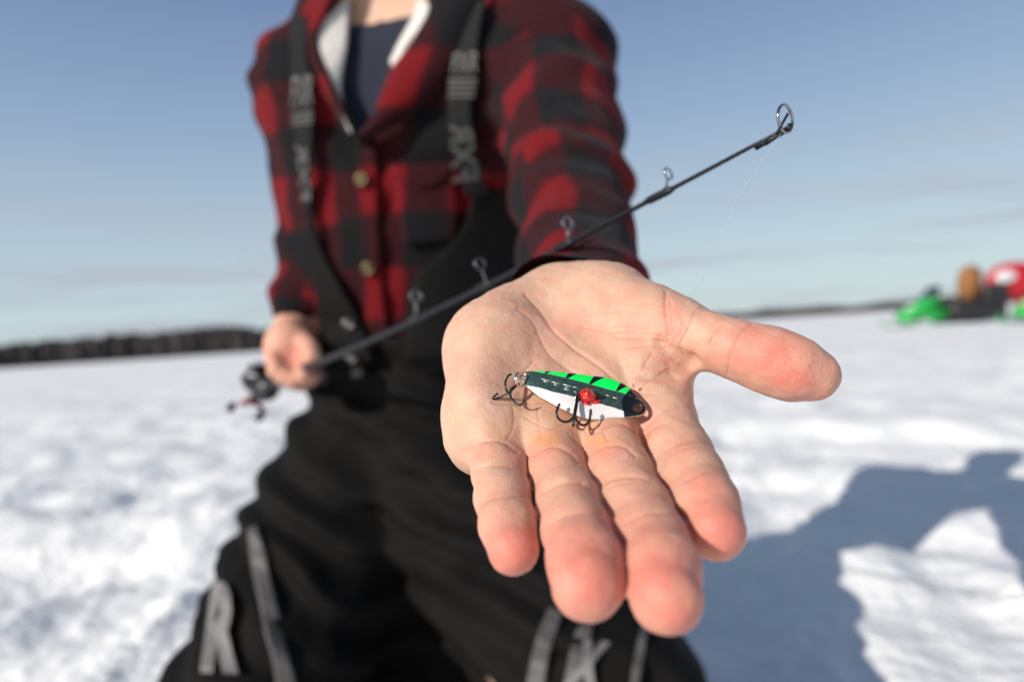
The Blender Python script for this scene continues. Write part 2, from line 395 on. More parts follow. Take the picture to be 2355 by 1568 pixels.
# ================================================================== SNOWMOBILES AND GEAR
GREEN = mat('green_fairing', (.02, .42, .07), .35, coat=.4, var=(3, .25)); BLACKP = mat('black_plastic', (.02, .02, .021), .5, var=(8, .3))
SEATM = mat('sled_seat', (.015, .015, .016), .7, bump=(60, .003)); WSH = mat('smoked_windshield', (.03, .045, .05), .12, spec=.6)
TRACKM = mat('rubber_track', (.014, .014, .014), .85, bump=(30, .01)); STEEL = mat('brushed_steel', (.5, .5, .52), .3, metal=1, bump=(200, .0005))
TAN = mat('tan_canvas', (.27, .115, .04), .85, bump=(40, .01), var=(4, .2)); REDC = mat('red_nylon', (.46, .008, .015), .5, bump=(9, .02), var=(3, .2))
WHT = mat('white_panel', (.78, .74, .74), .5, var=(6, .06)); RUST = mat('orange_cover', (.55, .16, .05), .7, var=(6, .2))
def snowmobile(loc, yaw, label, sc=1.0):
    root = empty('snowmobile', loc); tag(root, label, 'snowmobile', 'snowmobiles parked on the snow')
    ca, sa = math.cos(yaw), math.sin(yaw); o = np.array(loc)
    X = np.array([ca, sa, 0]) * sc; Y = np.array([-sa, ca, 0]) * sc; Z = np.array([0, 0, 1.]) * sc
    T = lambda x, y, z: o + X * x + Y * y + Z * z            # x = forward
    side = [(-1.35, .28), (-1.3, .50), (-.9, .56), (-.2, .55), (.15, .62), (.35, .72), (.85, .62), (1.25, .42), (1.42, .22), (1.2, .16), (.3, .2), (-.9, .22)]
    m = MB(); m.prism(side, o, X, Z, Y, .20); m.box(T(-.45, 0, .33), X * .8, Y * .3, Z * .06, .3); m.build('chassis', BLACKP, root)
    m = MB(); m.prism([(.1, .62), (.35, .86), (.62, .84), (1.05, .62), (1.4, .40), (1.5, .22), (1.25, .22), (.7, .42), (.3, .5)], o, X, Z, Y, .27)
    m.box(T(.75, 0, .62), X * .34 - Z * .12, Y * .34, Z * .10, .35); m.ball(T(1.15, 0, .45), X * .36 - Z * .1, Y * .32, Z * .14, 2); m.build('hood', GREEN, root)
    m = MB()
    for s in (-1, 1): m.prism([(-.2, .30), (.2, .5), (.75, .42), (1.1, .28), (.6, .16), (-.1, .18)], T(0, s * .30, 0), X, Z, Y, .03)
    m.build('side_panel', GREEN, root)
    m = MB(); m.prism([(.30, .84), (.18, 1.18), (.24, 1.19), (.42, 1.02), (.64, .84)], o, X, Z, Y, .2); m.build('windshield', WSH, root)
    m = MB(); m.box(T(-.55, 0, .66), X * .62, Y * .17, Z * .10, .4); m.box(T(-1.0, 0, .74), X * .2, Y * .16, Z * .06, .4); m.build('seat', SEATM, root)
    for s in (-1, 1):
        m = MB(); m.tube(catmull([T(.55, s * .45, .06), T(1.0, s * .45, .03), T(1.45, s * .45, .04), T(1.68, s * .45, .16), T(1.74, s * .45, .27)], 5), .045, 8); m.build('ski', GREEN, root)
        m = MB(); m.tube([T(1.05, s * .45, .05), T(1.0, s * .40, .32), T(.85, s * .2, .42)], .028, 8); m.tube([T(.8, s * .2, .28), T(1.02, s * .44, .14)], .02, 8); m.build('suspension_arm', STEEL, root)
    m = MB(); loop = [(-1.5, .2), (-1.42, .38), (-1.2, .42), (.2, .32), (.32, .2), (.1, .04), (-.9, .0), (-1.3, .02)]; m.prism(loop, o, X, Z, Y, .19); m.build('track', TRACKM, root)
    m = MB(); m.tube([T(.2, 0, .8), T(.06, 0, 1.0)], .02, 8); m.tube(catmull([T(-.02, -.38, 1.0), T(.07, -.15, 1.05), T(.07, .15, 1.05), T(-.02, .38, 1.0)], 4), .018, 8); m.build('handlebar', BLACKP, root)
    m = MB(); m.box(T(1.12, 0, .60), X * .03 - Z * .02, Y * .15, Z * .035, .3); m.build('headlight', WHT, root)
    m = MB(); m.box(T(-1.5, 0, .46), X * .03, Y * .22, Z * .03, .2); m.tube([T(-1.35, -.2, .55), T(-1.6, -.2, .58), T(-1.6, .2, .58), T(-1.35, .2, .55)], .015, 6); m.build('rear_bumper', BLACKP, root)
    return T
g1 = ground_at(2168, 746)
T1 = snowmobile((g1[0], g1[1], -.03), R_(192), 'bright green and black snowmobile facing left with tan bag on it', 1.16)
g2 = ground_at(2430, 735)
T2 = snowmobile((g2[0], g2[1], -.03), R_(196), 'second green snowmobile cut by the right edge under the red pack', 1.0)
def at1(px, py, dz=0): return c2w(c(px, py, float(w2c(g1)[2]) + dz))
m = MB(); b0 = at1(2230, 652); m.box(b0, np.array([.40, 0, 0]), np.array([0, .3, 0]), np.array([0.07, 0, .64]), .8); m.tube([b0 + [-.12, -.28, .45], b0 + [-.13, -.36, .05], b0 + [-.1, -.3, -.4]], .035, 8)
tag(m.build('duffel_bag', TAN), 'tan canvas duffel bag standing upright on the snowmobile', 'bag')
rb = empty('gear_pack', tuple(at1(2345, 690))); tag(rb, 'large red domed gear pack with white panel at right edge', 'gear pack')
m = MB(); b1 = at1(2344, 646); m.ball(b1, np.array([1.15, 0, -.06]), np.array([0, .45, 0]), np.array([0.0, 0, .66]), 3, .03); m.build('pack_body', REDC, rb)
m = MB(); b2 = at1(2314, 636, -.46); m.ball(b2, np.array([.40, 0.05, .02]), np.array([0, .10, 0]), np.array([0, 0, .22]), 3); m.build('front_panel', WHT, rb)
m = MB(); b3 = at1(2243, 712, -.35); m.box(b3, np.array([.95, 0, -.06]), np.array([0, .3, 0]), np.array([0, 0, .33]), .3); b3 = at1(2283, 675, -.2); m.box(b3, np.array([.42, 0, 0]), np.array([0, .25, 0]), np.array([0, 0, .35]), .3); tag(m.build('cargo_crate', BLACKP), 'black cargo crate lying between the tan bag and the red pack', 'crate')
m = MB(); b4 = at1(2352, 700, -.9); m.ball(b4, np.array([.26, 0, 0]), np.array([0, .2, 0]), np.array([0, 0, .13]), 2, .1); tag(m.build('folded_cover', RUST), 'small orange brown cover folded below the red pack', 'cover')

# ================================================================== PERSON: skin surface
# --- outstretched hand (all in camera space, metres)
pn = np.array([0, .72, -.69])                                   # palm normal
little = [C(1150, 905, .262, 58), C(1127, 1012, .243, 60), C(1148, 1085, .230, 61), C(1156, 1142, .218, 62), C(1168, 1205, .206, 62), C(1180, 1262, .196, 57)]
ring = [C(1235, 890, .262, 58), C(1268, 1000, .243, 60), C(1284, 1085, .227, 63), C(1306, 1150, .212, 69), C(1326, 1215, .197, 75), C(1347, 1290, .182, 84), C(1353, 1342, .174, 85)]
middle = [C(1370, 880, .262, 60), C(1392, 985, .242, 64), C(1427, 1090, .224, 71), C(1464, 1170, .207, 76), C(1497, 1238, .192, 81), C(1525, 1305, .178, 84), C(1531, 1370, .169, 85)]
index = [C(1478, 860, .264, 62), C(1528, 970, .248, 70), C(1560, 1045, .233, 75), C(1593, 1102, .218, 75), C(1624, 1158, .205, 72), C(1648, 1222, .194, 68)]
thumb = [C(1500, 748, .275, 78), C(1580, 765, .262, 62), C(1640, 786, .255, 60), C(1700, 806, .250, 64), C(1765, 826, .246, 71), C(1820, 848, .243, 69), C(1868, 863, .242, 60)]
def bone(a, b, ra, rb, za, zb):   # palm slab pieces: pixel of the palm surface, surface depth, thickness radius (mm)
    A = c(a[0], a[1], za) - pn * ra; B = c(b[0], b[1], zb) - pn * rb
    return (A, B, ra, rb)
palm = [bone((1180, 770), (1105, 965), .0150, .0125, .274, .243), bone((1250, 760), (1190, 985), .0140, .0125, .272, .239),
        bone((1320, 740), (1290, 1000), .0140, .0125, .275, .236), bone((1390, 740), (1400, 990), .0150, .0130, .276, .238),
        bone((1440, 760), (1500, 940), .0150, .0135, .276, .246)]
def handR0(p):
    hf = None
    for q in (little, ring, middle, index):
        d = chain(p, q, .003); hf = d if hf is None else smin(hf, d, .0012)
    pd = None
    for a, b, ra, rb in palm:
        d = rcone(p, a, b, ra, rb); pd = d if pd is None else smin(pd, d, .008)
    # hypothenar (left) and thenar (right) cushions, heel of the hand
    pd = smin(pd, rcone(p, *[q for q in (C(1133, 795, .283)[0], C(1116, 935, .256)[0])], .0185, .0150), .012)
    pd = smin(pd, rcone(p, c(1178, 742, .298), c(1133, 812, .284), .0165, .0175), .012)
    th = rcone(p, c(1392, 715, .292), c(1525, 762, .272), .0190, .0150)
    pd = smin(pd, th, .012)
    pd = smin(pd, rcone(p, c(1290, 735, .309), c(1385, 738, .306), .0215, .0235), .014)
    pd = smin(pd, rcone(p, c(1305, 740, .318), c(1322, 742, .350), .0225, .0235), .02)
    # web between thumb and index
    pd = smin(pd, rcone(p, c(1450, 850, .270), c(1535, 900, .258), .0120, .0095), .010)
    pd = smin(pd, rcone(p, c(1500, 815, .272), c(1548, 835, .266), .0100, .0070), .008)
    # pads below the fingers
    for (x, y, z, r) in ((1175, 985, .246, .0085), (1285, 985, .2455, .0090), (1485, 960, .2485, .009)):
        pd = smin(pd, np.linalg.norm(p - (c(x, y, z) - pn * .0035), axis=-1) - r, .008)
    d = smin(pd, hf, .0060)
    d = smin(d, chain(p, thumb, .004), .008)
    # hollow of the palm and fold in front of the thumb
    hol = ellip(p, c(1300, 875, .243) + pn * .017, .030, .020, .020)
    d = smax(d, -hol, .014)
    return d
_gr = []
for P_, R0 in (([(1478, 866), (1515, 862), (1550, 854), (1582, 836)], (.0006, .0016, .0026, .0030)), ([(1518, 786), (1540, 806), (1562, 822), (1586, 832)], (.0006, .0014, .0024, .0030)),
               ([(1495, 840), (1520, 838), (1545, 838), (1575, 834)], (.0005, .0009, .0014, .0020))):
    q = trace(lambda p: handR0(p), [a[0] for a in P_], [a[1] for a in P_], 0, .2, 60); _gr.append([(q[i], R0[i]) for i in range(4)])
def handR_(p):
    d = handR0(p); k = np.where(np.abs(p - c(1540, 835, .262)).max(-1) < .03)[0]
    if len(k):
        q = p[k]; g = np.minimum(np.minimum(chain(q, _gr[0], .001), chain(q, _gr[1], .001)), chain(q, _gr[2], .001)); d[k] = smax(d[k], -(g + .0005), .004)
    return d
# thumb-side folds and palm creases, traced in the photo: (points, half width px, depth mm)
CREASE = [
 ([(1415, 872), (1380, 842), (1340, 815), (1290, 776), (1262, 745), (1240, 712), (1208, 680)], 4.0, .45),
 ([(1345, 870), (1290, 838), (1262, 812), (1240, 770), (1225, 738), (1190, 712)], 3.5, .28),
 ([(1532, 672), (1530, 700), (1533, 735), (1537, 770)], 5, .45), ([(1540, 690), (1545, 735), (1552, 770)], 3, .25),
 ([(1350, 722), (1400, 716), (1450, 717), (1500, 722)], 2.5, .16), ([(1375, 760), (1430, 748), (1480, 756), (1515, 762)], 2.5, .2),
 ([(1340, 752), (1400, 762), (1460, 762), (1520, 772)], 2.5, .2), ([(1420, 776), (1470, 778), (1525, 786)], 2.5, .25), ([(1440, 800), (1490, 795), (1530, 800)], 2.5, .2),

 ([(1478, 850), (1488, 830), (1500, 812)], 2.5, .3), ([(1535, 830), (1560, 834), (1580, 834)], 10, .2), 
 ([(1133, 925), (1180, 930), (1240, 925), (1290, 922), (1330, 925)], 2.8, .3), ([(1175, 915), (1185, 880), (1210, 850), (1225, 830)], 2.6, .22),
 ([(1165, 1010), (1180, 985), (1182, 950), (1176, 930)], 2.4, .2), ([(1245, 1005), (1240, 970), (1236, 935)], 2.4, .16),
 ([(1340, 985), (1352, 998), (1375, 992), (1400, 978), (1425, 972), (1450, 985), (1470, 1000)], 3, .35),
 ([(1200, 955), (1260, 985), (1300, 975), (1345, 965)], 2.6, .18), ([(1395, 1010), (1380, 980), (1372, 960)], 2.4, .2),
 ([(1480, 985), (1520, 950), (1560, 935), (1590, 935)], 3, .25), ([(1455, 900), (1500, 905), (1550, 900), (1580, 905)], 2.6, .2),
 ([(1070, 1035), (1100, 1016), (1135, 1010), (1165, 1018), (1190, 1038)], 4, .55), ([(1088, 1084), (1115, 1072), (1155, 1070), (1196, 1076)], 3.5, .4),
 ([(1095, 1170), (1120, 1150), (1160, 1140), (1212, 1142)], 4, .5), 
 ([(1222, 1052), (1245, 1033), (1280, 1026), (1315, 1042), (1335, 1060)], 4, .55), ([(1242, 1132), (1270, 1115), (1300, 1106), (1340, 1108)], 4.5, .6),
 ([(1255, 1215), (1285, 1192), (1330, 1180), (1385, 1182)], 5, .5),
 ([(1345, 1060), (1365, 1035), (1400, 1022), (1435, 1024), (1462, 1045)], 4, .55), ([(1385, 1112), (1410, 1097), (1450, 1092), (1500, 1104)], 4.5, .55), ([(1390, 1122), (1420, 1108), (1460, 1104), (1508, 1114)], 3, .3),
 ([(1440, 1200), (1475, 1184), (1520, 1176), (1562, 1184)], 5, .5),
 ([(1480, 1005), (1500, 985), (1530, 975)], 3, .3), ([(1530, 1036), (1555, 1020), (1600, 1014), (1632, 1022)], 4.5, .45), ([(1540, 1046), (1570, 1032), (1610, 1026), (1640, 1034)], 3, .3),
 ([(1580, 1105), (1610, 1090), (1650, 1084), (1690, 1100)], 5, .45), ([(1610, 1150), (1650, 1136), (1695, 1140)], 5, .25),
 ([(1672, 860), (1680, 820), (1695, 782), (1712, 756), (1728, 746)], 4, .28), ([(1632, 790), (1645, 768), (1668, 746)], 2.5, .2),
]
for i in range(16):      # fine wrinkles on little finger root and thenar
    x = 1080 + i * 7.5; CREASE.append(([(x, 1040 + 4 * math.sin(i)), (x + 3, 1062 + 5 * math.sin(i * 2.1))], 1.6, .10))
for i in range(12):
    y = 700 + i * 9; CREASE.append(([(1470 + 3 * (i % 3), y + 6), (1500, y), (1526 + 2 * (i % 2), y + 5)], 1.5, .09))
for i in range(7): CREASE.append(([(1480 + i * 9, 930 - i * 2), (1492 + i * 9, 905 - i), (1500 + i * 9, 885)], 1.5, .10))

def arm_L(p):   # outstretched arm (to the right in the picture)
    return chain(p, [C(1322, 742, .335, r=.0235), C(1325, 745, .362, r=.0255), C(1328, 700, .44, r=.0305), C(1328, 590, .53, r=.037), C(1308, 425, .66, r=.044), C(1290, 280, .76, r=.052), C(1262, 160, .87, r=.066)], .02)
def arm_R(p):
    return chain(p, [C(708, 190, .99, r=.055), C(715, 350, 1.02, r=.045), C(722, 480, 1.03, r=.038), C(712, 600, 1.0, r=.033), C(692, 700, .965, r=.028), C(678, 745, .945, r=.026)], .02)
def torso(p):
    d = smin(rcone(p, c(795, 250, 1.02), c(885, 640, 1.03), .115, .100), rcone(p, c(1010, 235, 1.00), c(1015, 640, 1.03), .118, .105), .08)
    d = smin(d, rcone(p, c(885, 640, 1.03), c(915, 1000, 1.05), .095, .085), .08)
    d = smin(d, rcone(p, c(1020, 600, 1.03), c(1000, 1010, 1.05), .105, .110), .08)
    d = smin(d, rcone(p, c(706, 172, 1.0), c(880, 60, 1.0), .052, .055), .05)
    d = smin(d, rcone(p, c(1258, 140, .87), c(900, 60, 1.0), .066, .055), .05)
    d = smin(d, rcone(p, c(1225, 190, .88), c(1040, 330, .985), .072, .10), .05)
    return d
def legs(p):
    d = rcone(p, c(822, 1085, 1.0), c(618, 1600, .86), .094, .100)
    d = smin(d, rcone(p, c(905, 1090, 1.09), w2c([-.07, 1.08, .17]), .125, .15), .08)
    d = smin(d, rcone(p, c(618, 1600, .86), KL, .100, .066), .04)
    r = rcone(p, c(985, 1060, 1.0), c(1375, 1600, .83), .104, .098)
    r = smin(r, rcone(p, c(1375, 1600, .83), KR, .098, .066), .04)
    d = smin(d, r, .012)
    for K, A in ((KL, AL), (KR, AR)): d = smin(d, rcone(p, K, A, .074, .050), .03)
    return d
kl = ground_at(505, 1950); kr = ground_at(1560, 2010)
kl = np.array([-.32, .73, .075]); kr = np.array([.175, .70, .075])
KL = w2c(kl); KR = w2c(kr); AL = w2c([-.27, 1.14, .07]); AR = w2c([.13, 1.13, .07])
FL = w2c([-.27, 1.28, .045]); FR = w2c([.13, 1.27, .045])
NECK = [C(890, 70, .985, r=.053), C(900, -60, .965, r=.050)]
HC = c(905, -205, .955)
def head(p):
    u = np.array([.0, 1, 0.]); 
    d = ellip(p, HC + [0, .035, .015], .075, .090, .094)
    d = smin(d, ellip(p, HC + [0, -.045, -.025], .055, .070, .066), .03)      # jaw
    d = smin(d, ellip(p, HC + [0, -.098, -.062], .022, .018, .020), .02)      # chin
    d = smin(d, rcone(p, HC + [0, .008, -.083], HC + [0, -.032, -.104], .008, .012), .012)   # nose
    for s in (-1, 1):
        d = smax(d, -(np.linalg.norm(p - (HC + [s * .031, .006, -.096]), axis=-1) - .014), .012)
        d = smin(d, ellip(p, HC + [s * .031, .004, -.075], .0125, .0115, .0125), .003)   # eyeball
        d = smin(d, ellip(p, HC + [s * .078, -.008, .012], .010, .030, .018), .006)       # ear
        d = smin(d, rcone(p, HC + [s * .014, .024, -.088], HC + [s * .045, .022, -.074], .006, .006), .01)
    d = smin(d, rcone(p, HC + [-.018, -.062, -.078], HC + [.018, -.062, -.078], .007, .007), .006)
    d = smin(d, rcone(p, HC + [-.014, -.072, -.076], HC + [.014, -.072, -.076], .007, .007), .005)
    return d
# hand that grips the rod
ROD_A = c(540, 928, 1.185); ROD_B = c(1822, 288, .280)
def rod_pt(t): return ROD_A + (ROD_B - ROD_A) * t
def rod_at(px):
    lo, hi = 0., 1.
    for _ in range(40):
        m_ = (lo + hi) / 2; q = rod_pt(m_)
        if q[0] / q[2] * FPX + 1177.5 < px: lo = m_
        else: hi = m_
    return rod_pt(lo)
def handL_(p):
    w = rcone(p, c(676, 742, .95), c(668, 790, .905), .025, .027)
    w = smin(w, ellip(p, c(658, 802, .885), .028, .036, .020), .02)
    g = None
    for i, (x, y) in enumerate(((628, 838), (648, 850), (668, 858), (690, 850))):
        a = c(x, y - 18, .872); b = c(x + 7, y + 14, .838); e = c(x + 22, y + 30 - i * 3, .850); f2 = c(x + 34, y + 14, .878)
        q = chain(p, [(a, .0105), (b, .0100), (e, .0092), (f2, .0085)], .004); g = q if g is None else smin(g, q, .002)
    w = smin(w, g, .008)
    th = chain(p, [C(690, 775, .895, r=.012), C(712, 800, .862, r=.0115), C(718, 820, .836, r=.0105)], .004)
    return smin(w, th, .008)
def body_f(p):
    d = smin(torso(p), legs(p), .04); d = smin(d, arm_L(p), .04); d = smin(d, arm_R(p), .04)
    d = smin(d, chain(p, NECK, .02), .02); d = smin(d, head(p), .012); d = smin(d, handL_(p), .008)
    for A, Ft in ((AL, FL), (AR, FR)): d = smin(d, rcone(p, A, Ft, .038, .026), .02)
    return d

# build the hand finely
lo = np.array([-.030, -.075, .150]); hi = np.array([.135, .045, .350])
hv, hf = surface_nets(handR_, lo, hi, .0016)
hv = newton(handR_, hv, .0004, 2, .001)
cen_z = hv[hf].mean(1)[:, 2]
hv, hf = cull(hv, hf, cen_z < .345)
hv, hf = subdiv(hv, hf); hv = newton(handR_, hv, .0003, 1, .0006)
hv, hf = subdiv(hv, hf)
hn = normals(hv, hf); px, py = proj(hv)
face = -(hn * hv).sum(-1) / np.linalg.norm(hv, axis=1); fm = sst(.05, .35, face)
cr_m = np.zeros(len(hv)); disp = np.zeros(len(hv)); soft = np.zeros(len(hv))
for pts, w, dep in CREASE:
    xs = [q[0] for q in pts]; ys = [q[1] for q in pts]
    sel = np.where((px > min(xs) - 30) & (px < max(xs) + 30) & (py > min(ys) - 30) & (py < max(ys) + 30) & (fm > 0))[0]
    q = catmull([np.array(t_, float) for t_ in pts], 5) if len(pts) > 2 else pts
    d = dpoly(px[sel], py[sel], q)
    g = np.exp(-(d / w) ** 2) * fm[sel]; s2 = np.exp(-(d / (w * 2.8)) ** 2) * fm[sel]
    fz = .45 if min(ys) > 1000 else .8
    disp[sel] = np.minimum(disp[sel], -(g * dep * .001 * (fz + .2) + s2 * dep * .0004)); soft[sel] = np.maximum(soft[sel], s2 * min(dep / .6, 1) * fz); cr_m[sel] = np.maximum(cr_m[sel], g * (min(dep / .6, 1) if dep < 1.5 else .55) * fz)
lump = fbm(hv * 70, 3) * .0008 + fbm(hv * 230, 4) * .00035
hv2 = hv + hn * (disp + lump)[:, None]
# flush at finger tips, calluses
red = np.zeros(len(hv)); yel = np.zeros(len(hv))
def blob(x, y, sx_, sy_, a=0):
    ca, sa = math.cos(a), math.sin(a); dx, dy = px - x, py - y
    return np.exp(-((dx * ca + dy * sa) / sx_) ** 2 - ((-dx * sa + dy * ca) / sy_) ** 2)
for (x, y, a_, b_, an, k) in ((1185, 1275, 55, 65, 0, .75), (1215, 1240, 25, 60, 0, .6), (1350, 1330, 95, 110, 0, .8), (1330, 1215, 60, 40, 0, .35), (1530, 1350, 100, 120, .2, .8), (1500, 1235, 60, 60, 0, .4),
        (1655, 1220, 60, 80, 0, .85), (1620, 1120, 45, 40, 0, .6), (1570, 1020, 50, 20, 0, .35), (1790, 835, 125, 62, .38, .85), (1690, 765, 55, 22, -.5, .5), (1730, 775, 60, 40, .3, .4), (1535, 725, 34, 55, 0, .5), (1420, 735, 110, 45, 0, .2),
        (1545, 850, 40, 30, 0, .4), (1270, 1040, 60, 22, 0, .3), (1400, 1035, 60, 22, 0, .3), (1130, 1030, 50, 20, 0, .2), (1440, 965, 130, 50, 0, .2)):
    red = np.maximum(red, k * blob(x, y, a_, b_, an))
for (x, y, a_, b_, an, k) in ((1262, 1010, 42, 20, 0, .9), (1380, 1012, 40, 16, -.1, .85), (1215, 920, 30, 60, 0, .25), (1155, 985, 40, 25, 0, .35), (1475, 1000, 30, 20, 0, .4), (1320, 985, 120, 30, 0, .3)):
    yel = np.maximum(yel, k * blob(x, y, a_, b_, an))
yel = np.maximum(yel, .9 * blob(1166, 808, 3, 3))       # small mole on the palm heel
mott = fbm(hv * 150, 4)
red = np.clip(red ** .7 * (.80 + .3 * mott) + .10 + .35 * mott + .10 * sst(980, 1060, py) + .20 * sst(1010, 1330, py) + .12 * sst(1600, 1720, px), 0, 1)
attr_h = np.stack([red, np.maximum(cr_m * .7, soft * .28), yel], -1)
# rest of the body
lo = np.array([-.55, -.68, .55]); hi = np.array([.45, .82, 1.5])
h_ = .011
bv, bf = surface_nets(body_f, [-.5, -.72, .31], [.36, .88, 1.48], h_)
bv = newton(body_f, bv, .003, 2, .01)
sel = bv[bf].mean(1)
pxs, pys = proj(sel)
detail = ((np.abs(sel - HC) < .19).all(1)) | ((sel[:, 1] < .05) & (sel[:, 1] > -.09) & (sel[:, 0] < -.22) & (sel[:, 2] < .98))
v1, f1 = cull(bv, bf, detail); v1, f1 = subdiv(v1, f1); v1 = newton(body_f, v1, .0015, 2, .006); v1, f1 = subdiv(v1, f1); v1 = newton(body_f, v1, .001, 2, .003)
v0, f0 = cull(bv, bf, ~detail)
allv = np.concatenate([hv2, v1, v0]); allf = np.concatenate([hf, f1 + len(hv2), f0 + len(hv2) + len(v1)])
attr_b = np.zeros((len(v1) + len(v0), 3)); vb = np.concatenate([v1, v0])
hx = vb - c(690, 860, .885); attr_b[:, 0] = .75 * np.exp(-(hx ** 2).sum(-1) / .035 ** 2) + .35 * ((vb[:, 0] < -.24) & (vb[:, 1] < .05))
def skin_material():
    m = bpy.data.materials.new('skin'); m.use_nodes = True; n = m.node_tree; b = n.nodes['Principled BSDF']; l = n.links.new
    at = n.nodes.new('ShaderNodeAttribute'); at.attribute_name = 'tint'; sp_ = n.nodes.new('ShaderNodeSeparateColor'); l(at.outputs['Color'], sp_.inputs[0])
    t = n.nodes.new('ShaderNodeTexCoord')
    nz = n.nodes.new('ShaderNodeTexNoise'); nz.inputs['Scale'].default_value = 90; nz.inputs['Detail'].default_value = 6; nz.inputs['Roughness'].default_value = .65
    l(t.outputs['Object'], nz.inputs['Vector'])
    base = n.nodes.new('ShaderNodeMixRGB'); base.inputs[1].default_value = (.555, .325, .212, 1); base.inputs[2].default_value = (.655, .43, .31, 1); l(nz.outputs[0], base.inputs[0])
    def mixc(prev, fac, col, k):
        q = n.nodes.new('ShaderNodeMath'); q.operation = 'MULTIPLY'; q.inputs[1].default_value = k; l(fac, q.inputs[0])
        x = n.nodes.new('ShaderNodeMixRGB'); x.inputs[2].default_value = (*col, 1); l(q.outputs[0], x.inputs[0]); l(prev, x.inputs[1]); return x.outputs[0]
    o = mixc(base.outputs[0], sp_.outputs[0], (.63, .19, .14), .85)
    o = mixc(o, sp_.outputs[2], (.60, .26, .09), .7)
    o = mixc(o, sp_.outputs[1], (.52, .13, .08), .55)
    l(o, b.inputs['Base Color'])
    b.inputs['Roughness'].default_value = .52; b.inputs['Specular IOR Level'].default_value = .35
    b.inputs['Subsurface Weight'].default_value = .55; b.inputs['Subsurface Radius'].default_value = (1, .35, .2); b.inputs['Subsurface Scale'].default_value = .0045
    # skin grain: fine curved ridges broken up by pores
    wv = n.nodes.new('ShaderNodeTexWave'); wv.inputs['Scale'].default_value = 480; wv.inputs['Distortion'].default_value = 9; wv.inputs['Detail'].default_value = 2; wv.inputs['Detail Scale'].default_value = .25; wv.bands_direction = 'Y'
    l(t.outputs['Object'], wv.inputs['Vector'])
    n2 = n.nodes.new('ShaderNodeTexNoise'); n2.inputs['Scale'].default_value = 1400; n2.inputs['Detail'].default_value = 3; l(t.outputs['Object'], n2.inputs['Vector'])
    n3 = n.nodes.new('ShaderNodeTexVoronoi'); n3.inputs['Scale'].default_value = 700; n3.feature = 'DISTANCE_TO_EDGE'; l(t.outputs['Object'], n3.inputs['Vector'])
    ad = n.nodes.new('ShaderNodeMath'); ad.operation = 'MULTIPLY_ADD'; ad.inputs[1].default_value = .35; l(wv.outputs[1], ad.inputs[0]); l(n2.outputs[0], ad.inputs[2])
    ad2 = n.nodes.new('ShaderNodeMath'); ad2.operation = 'ADD'; l(ad.outputs[0], ad2.inputs[0]); l(n3.outputs[0], ad2.inputs[1])
    bp = n.nodes.new('ShaderNodeBump'); bp.inputs['Distance'].default_value = .00016; bp.inputs['Strength'].default_value = .8; l(ad2.outputs[0], bp.inputs['Height']); l(bp.outputs[0], b.inputs['Normal'])
    return m
SKIN = skin_material()
person = empty('person', (-.1, 1.0, 0)); tag(person, 'kneeling person in red plaid shirt and black bibs holding out an open palm', 'person')
body = mesh_obj('body', c2w(allv), allf, SKIN, person); color_attr(body, 'tint', np.concatenate([attr_h, attr_b]))

# ------------------------------------------------------------------ hair, eyes
HAIR = mat('hair', (.05, .03, .018), .6, bump=(120, .004), var=(40, .4))
def hair_f(p):
    d = head(p) - .008 - .004 * vnoise(p * 90)
    q = p - HC
    return smax(d, (.052 - q[:, 1]) * .8 - np.maximum(q[:, 2] + .02, 0) * 1.5, .01)
v, f = surface_nets(hair_f, HC - .15, HC + .16, .006); tag(mesh_obj('hair', c2w(v), f, HAIR, person))
EYE = mat('eye', (.75, .73, .7), .2, var=(30, .03)); IRIS = mat('iris', (.06, .09, .1), .2, var=(300, .3))
for s in (-1, 1):
    e = MB(); e.ball(c2w(HC + [s * .031, .004, -.0775]), RV * .0108, UV * .0085, F * .0118, 3); eo = e.build('eye', EYE, person)
    e = MB(); e.ball(c2w(HC + [s * .031, .004, -.0887]), RV * .0052, UV * .0052, F * .0015, 2); e.build('iris', IRIS, eo)

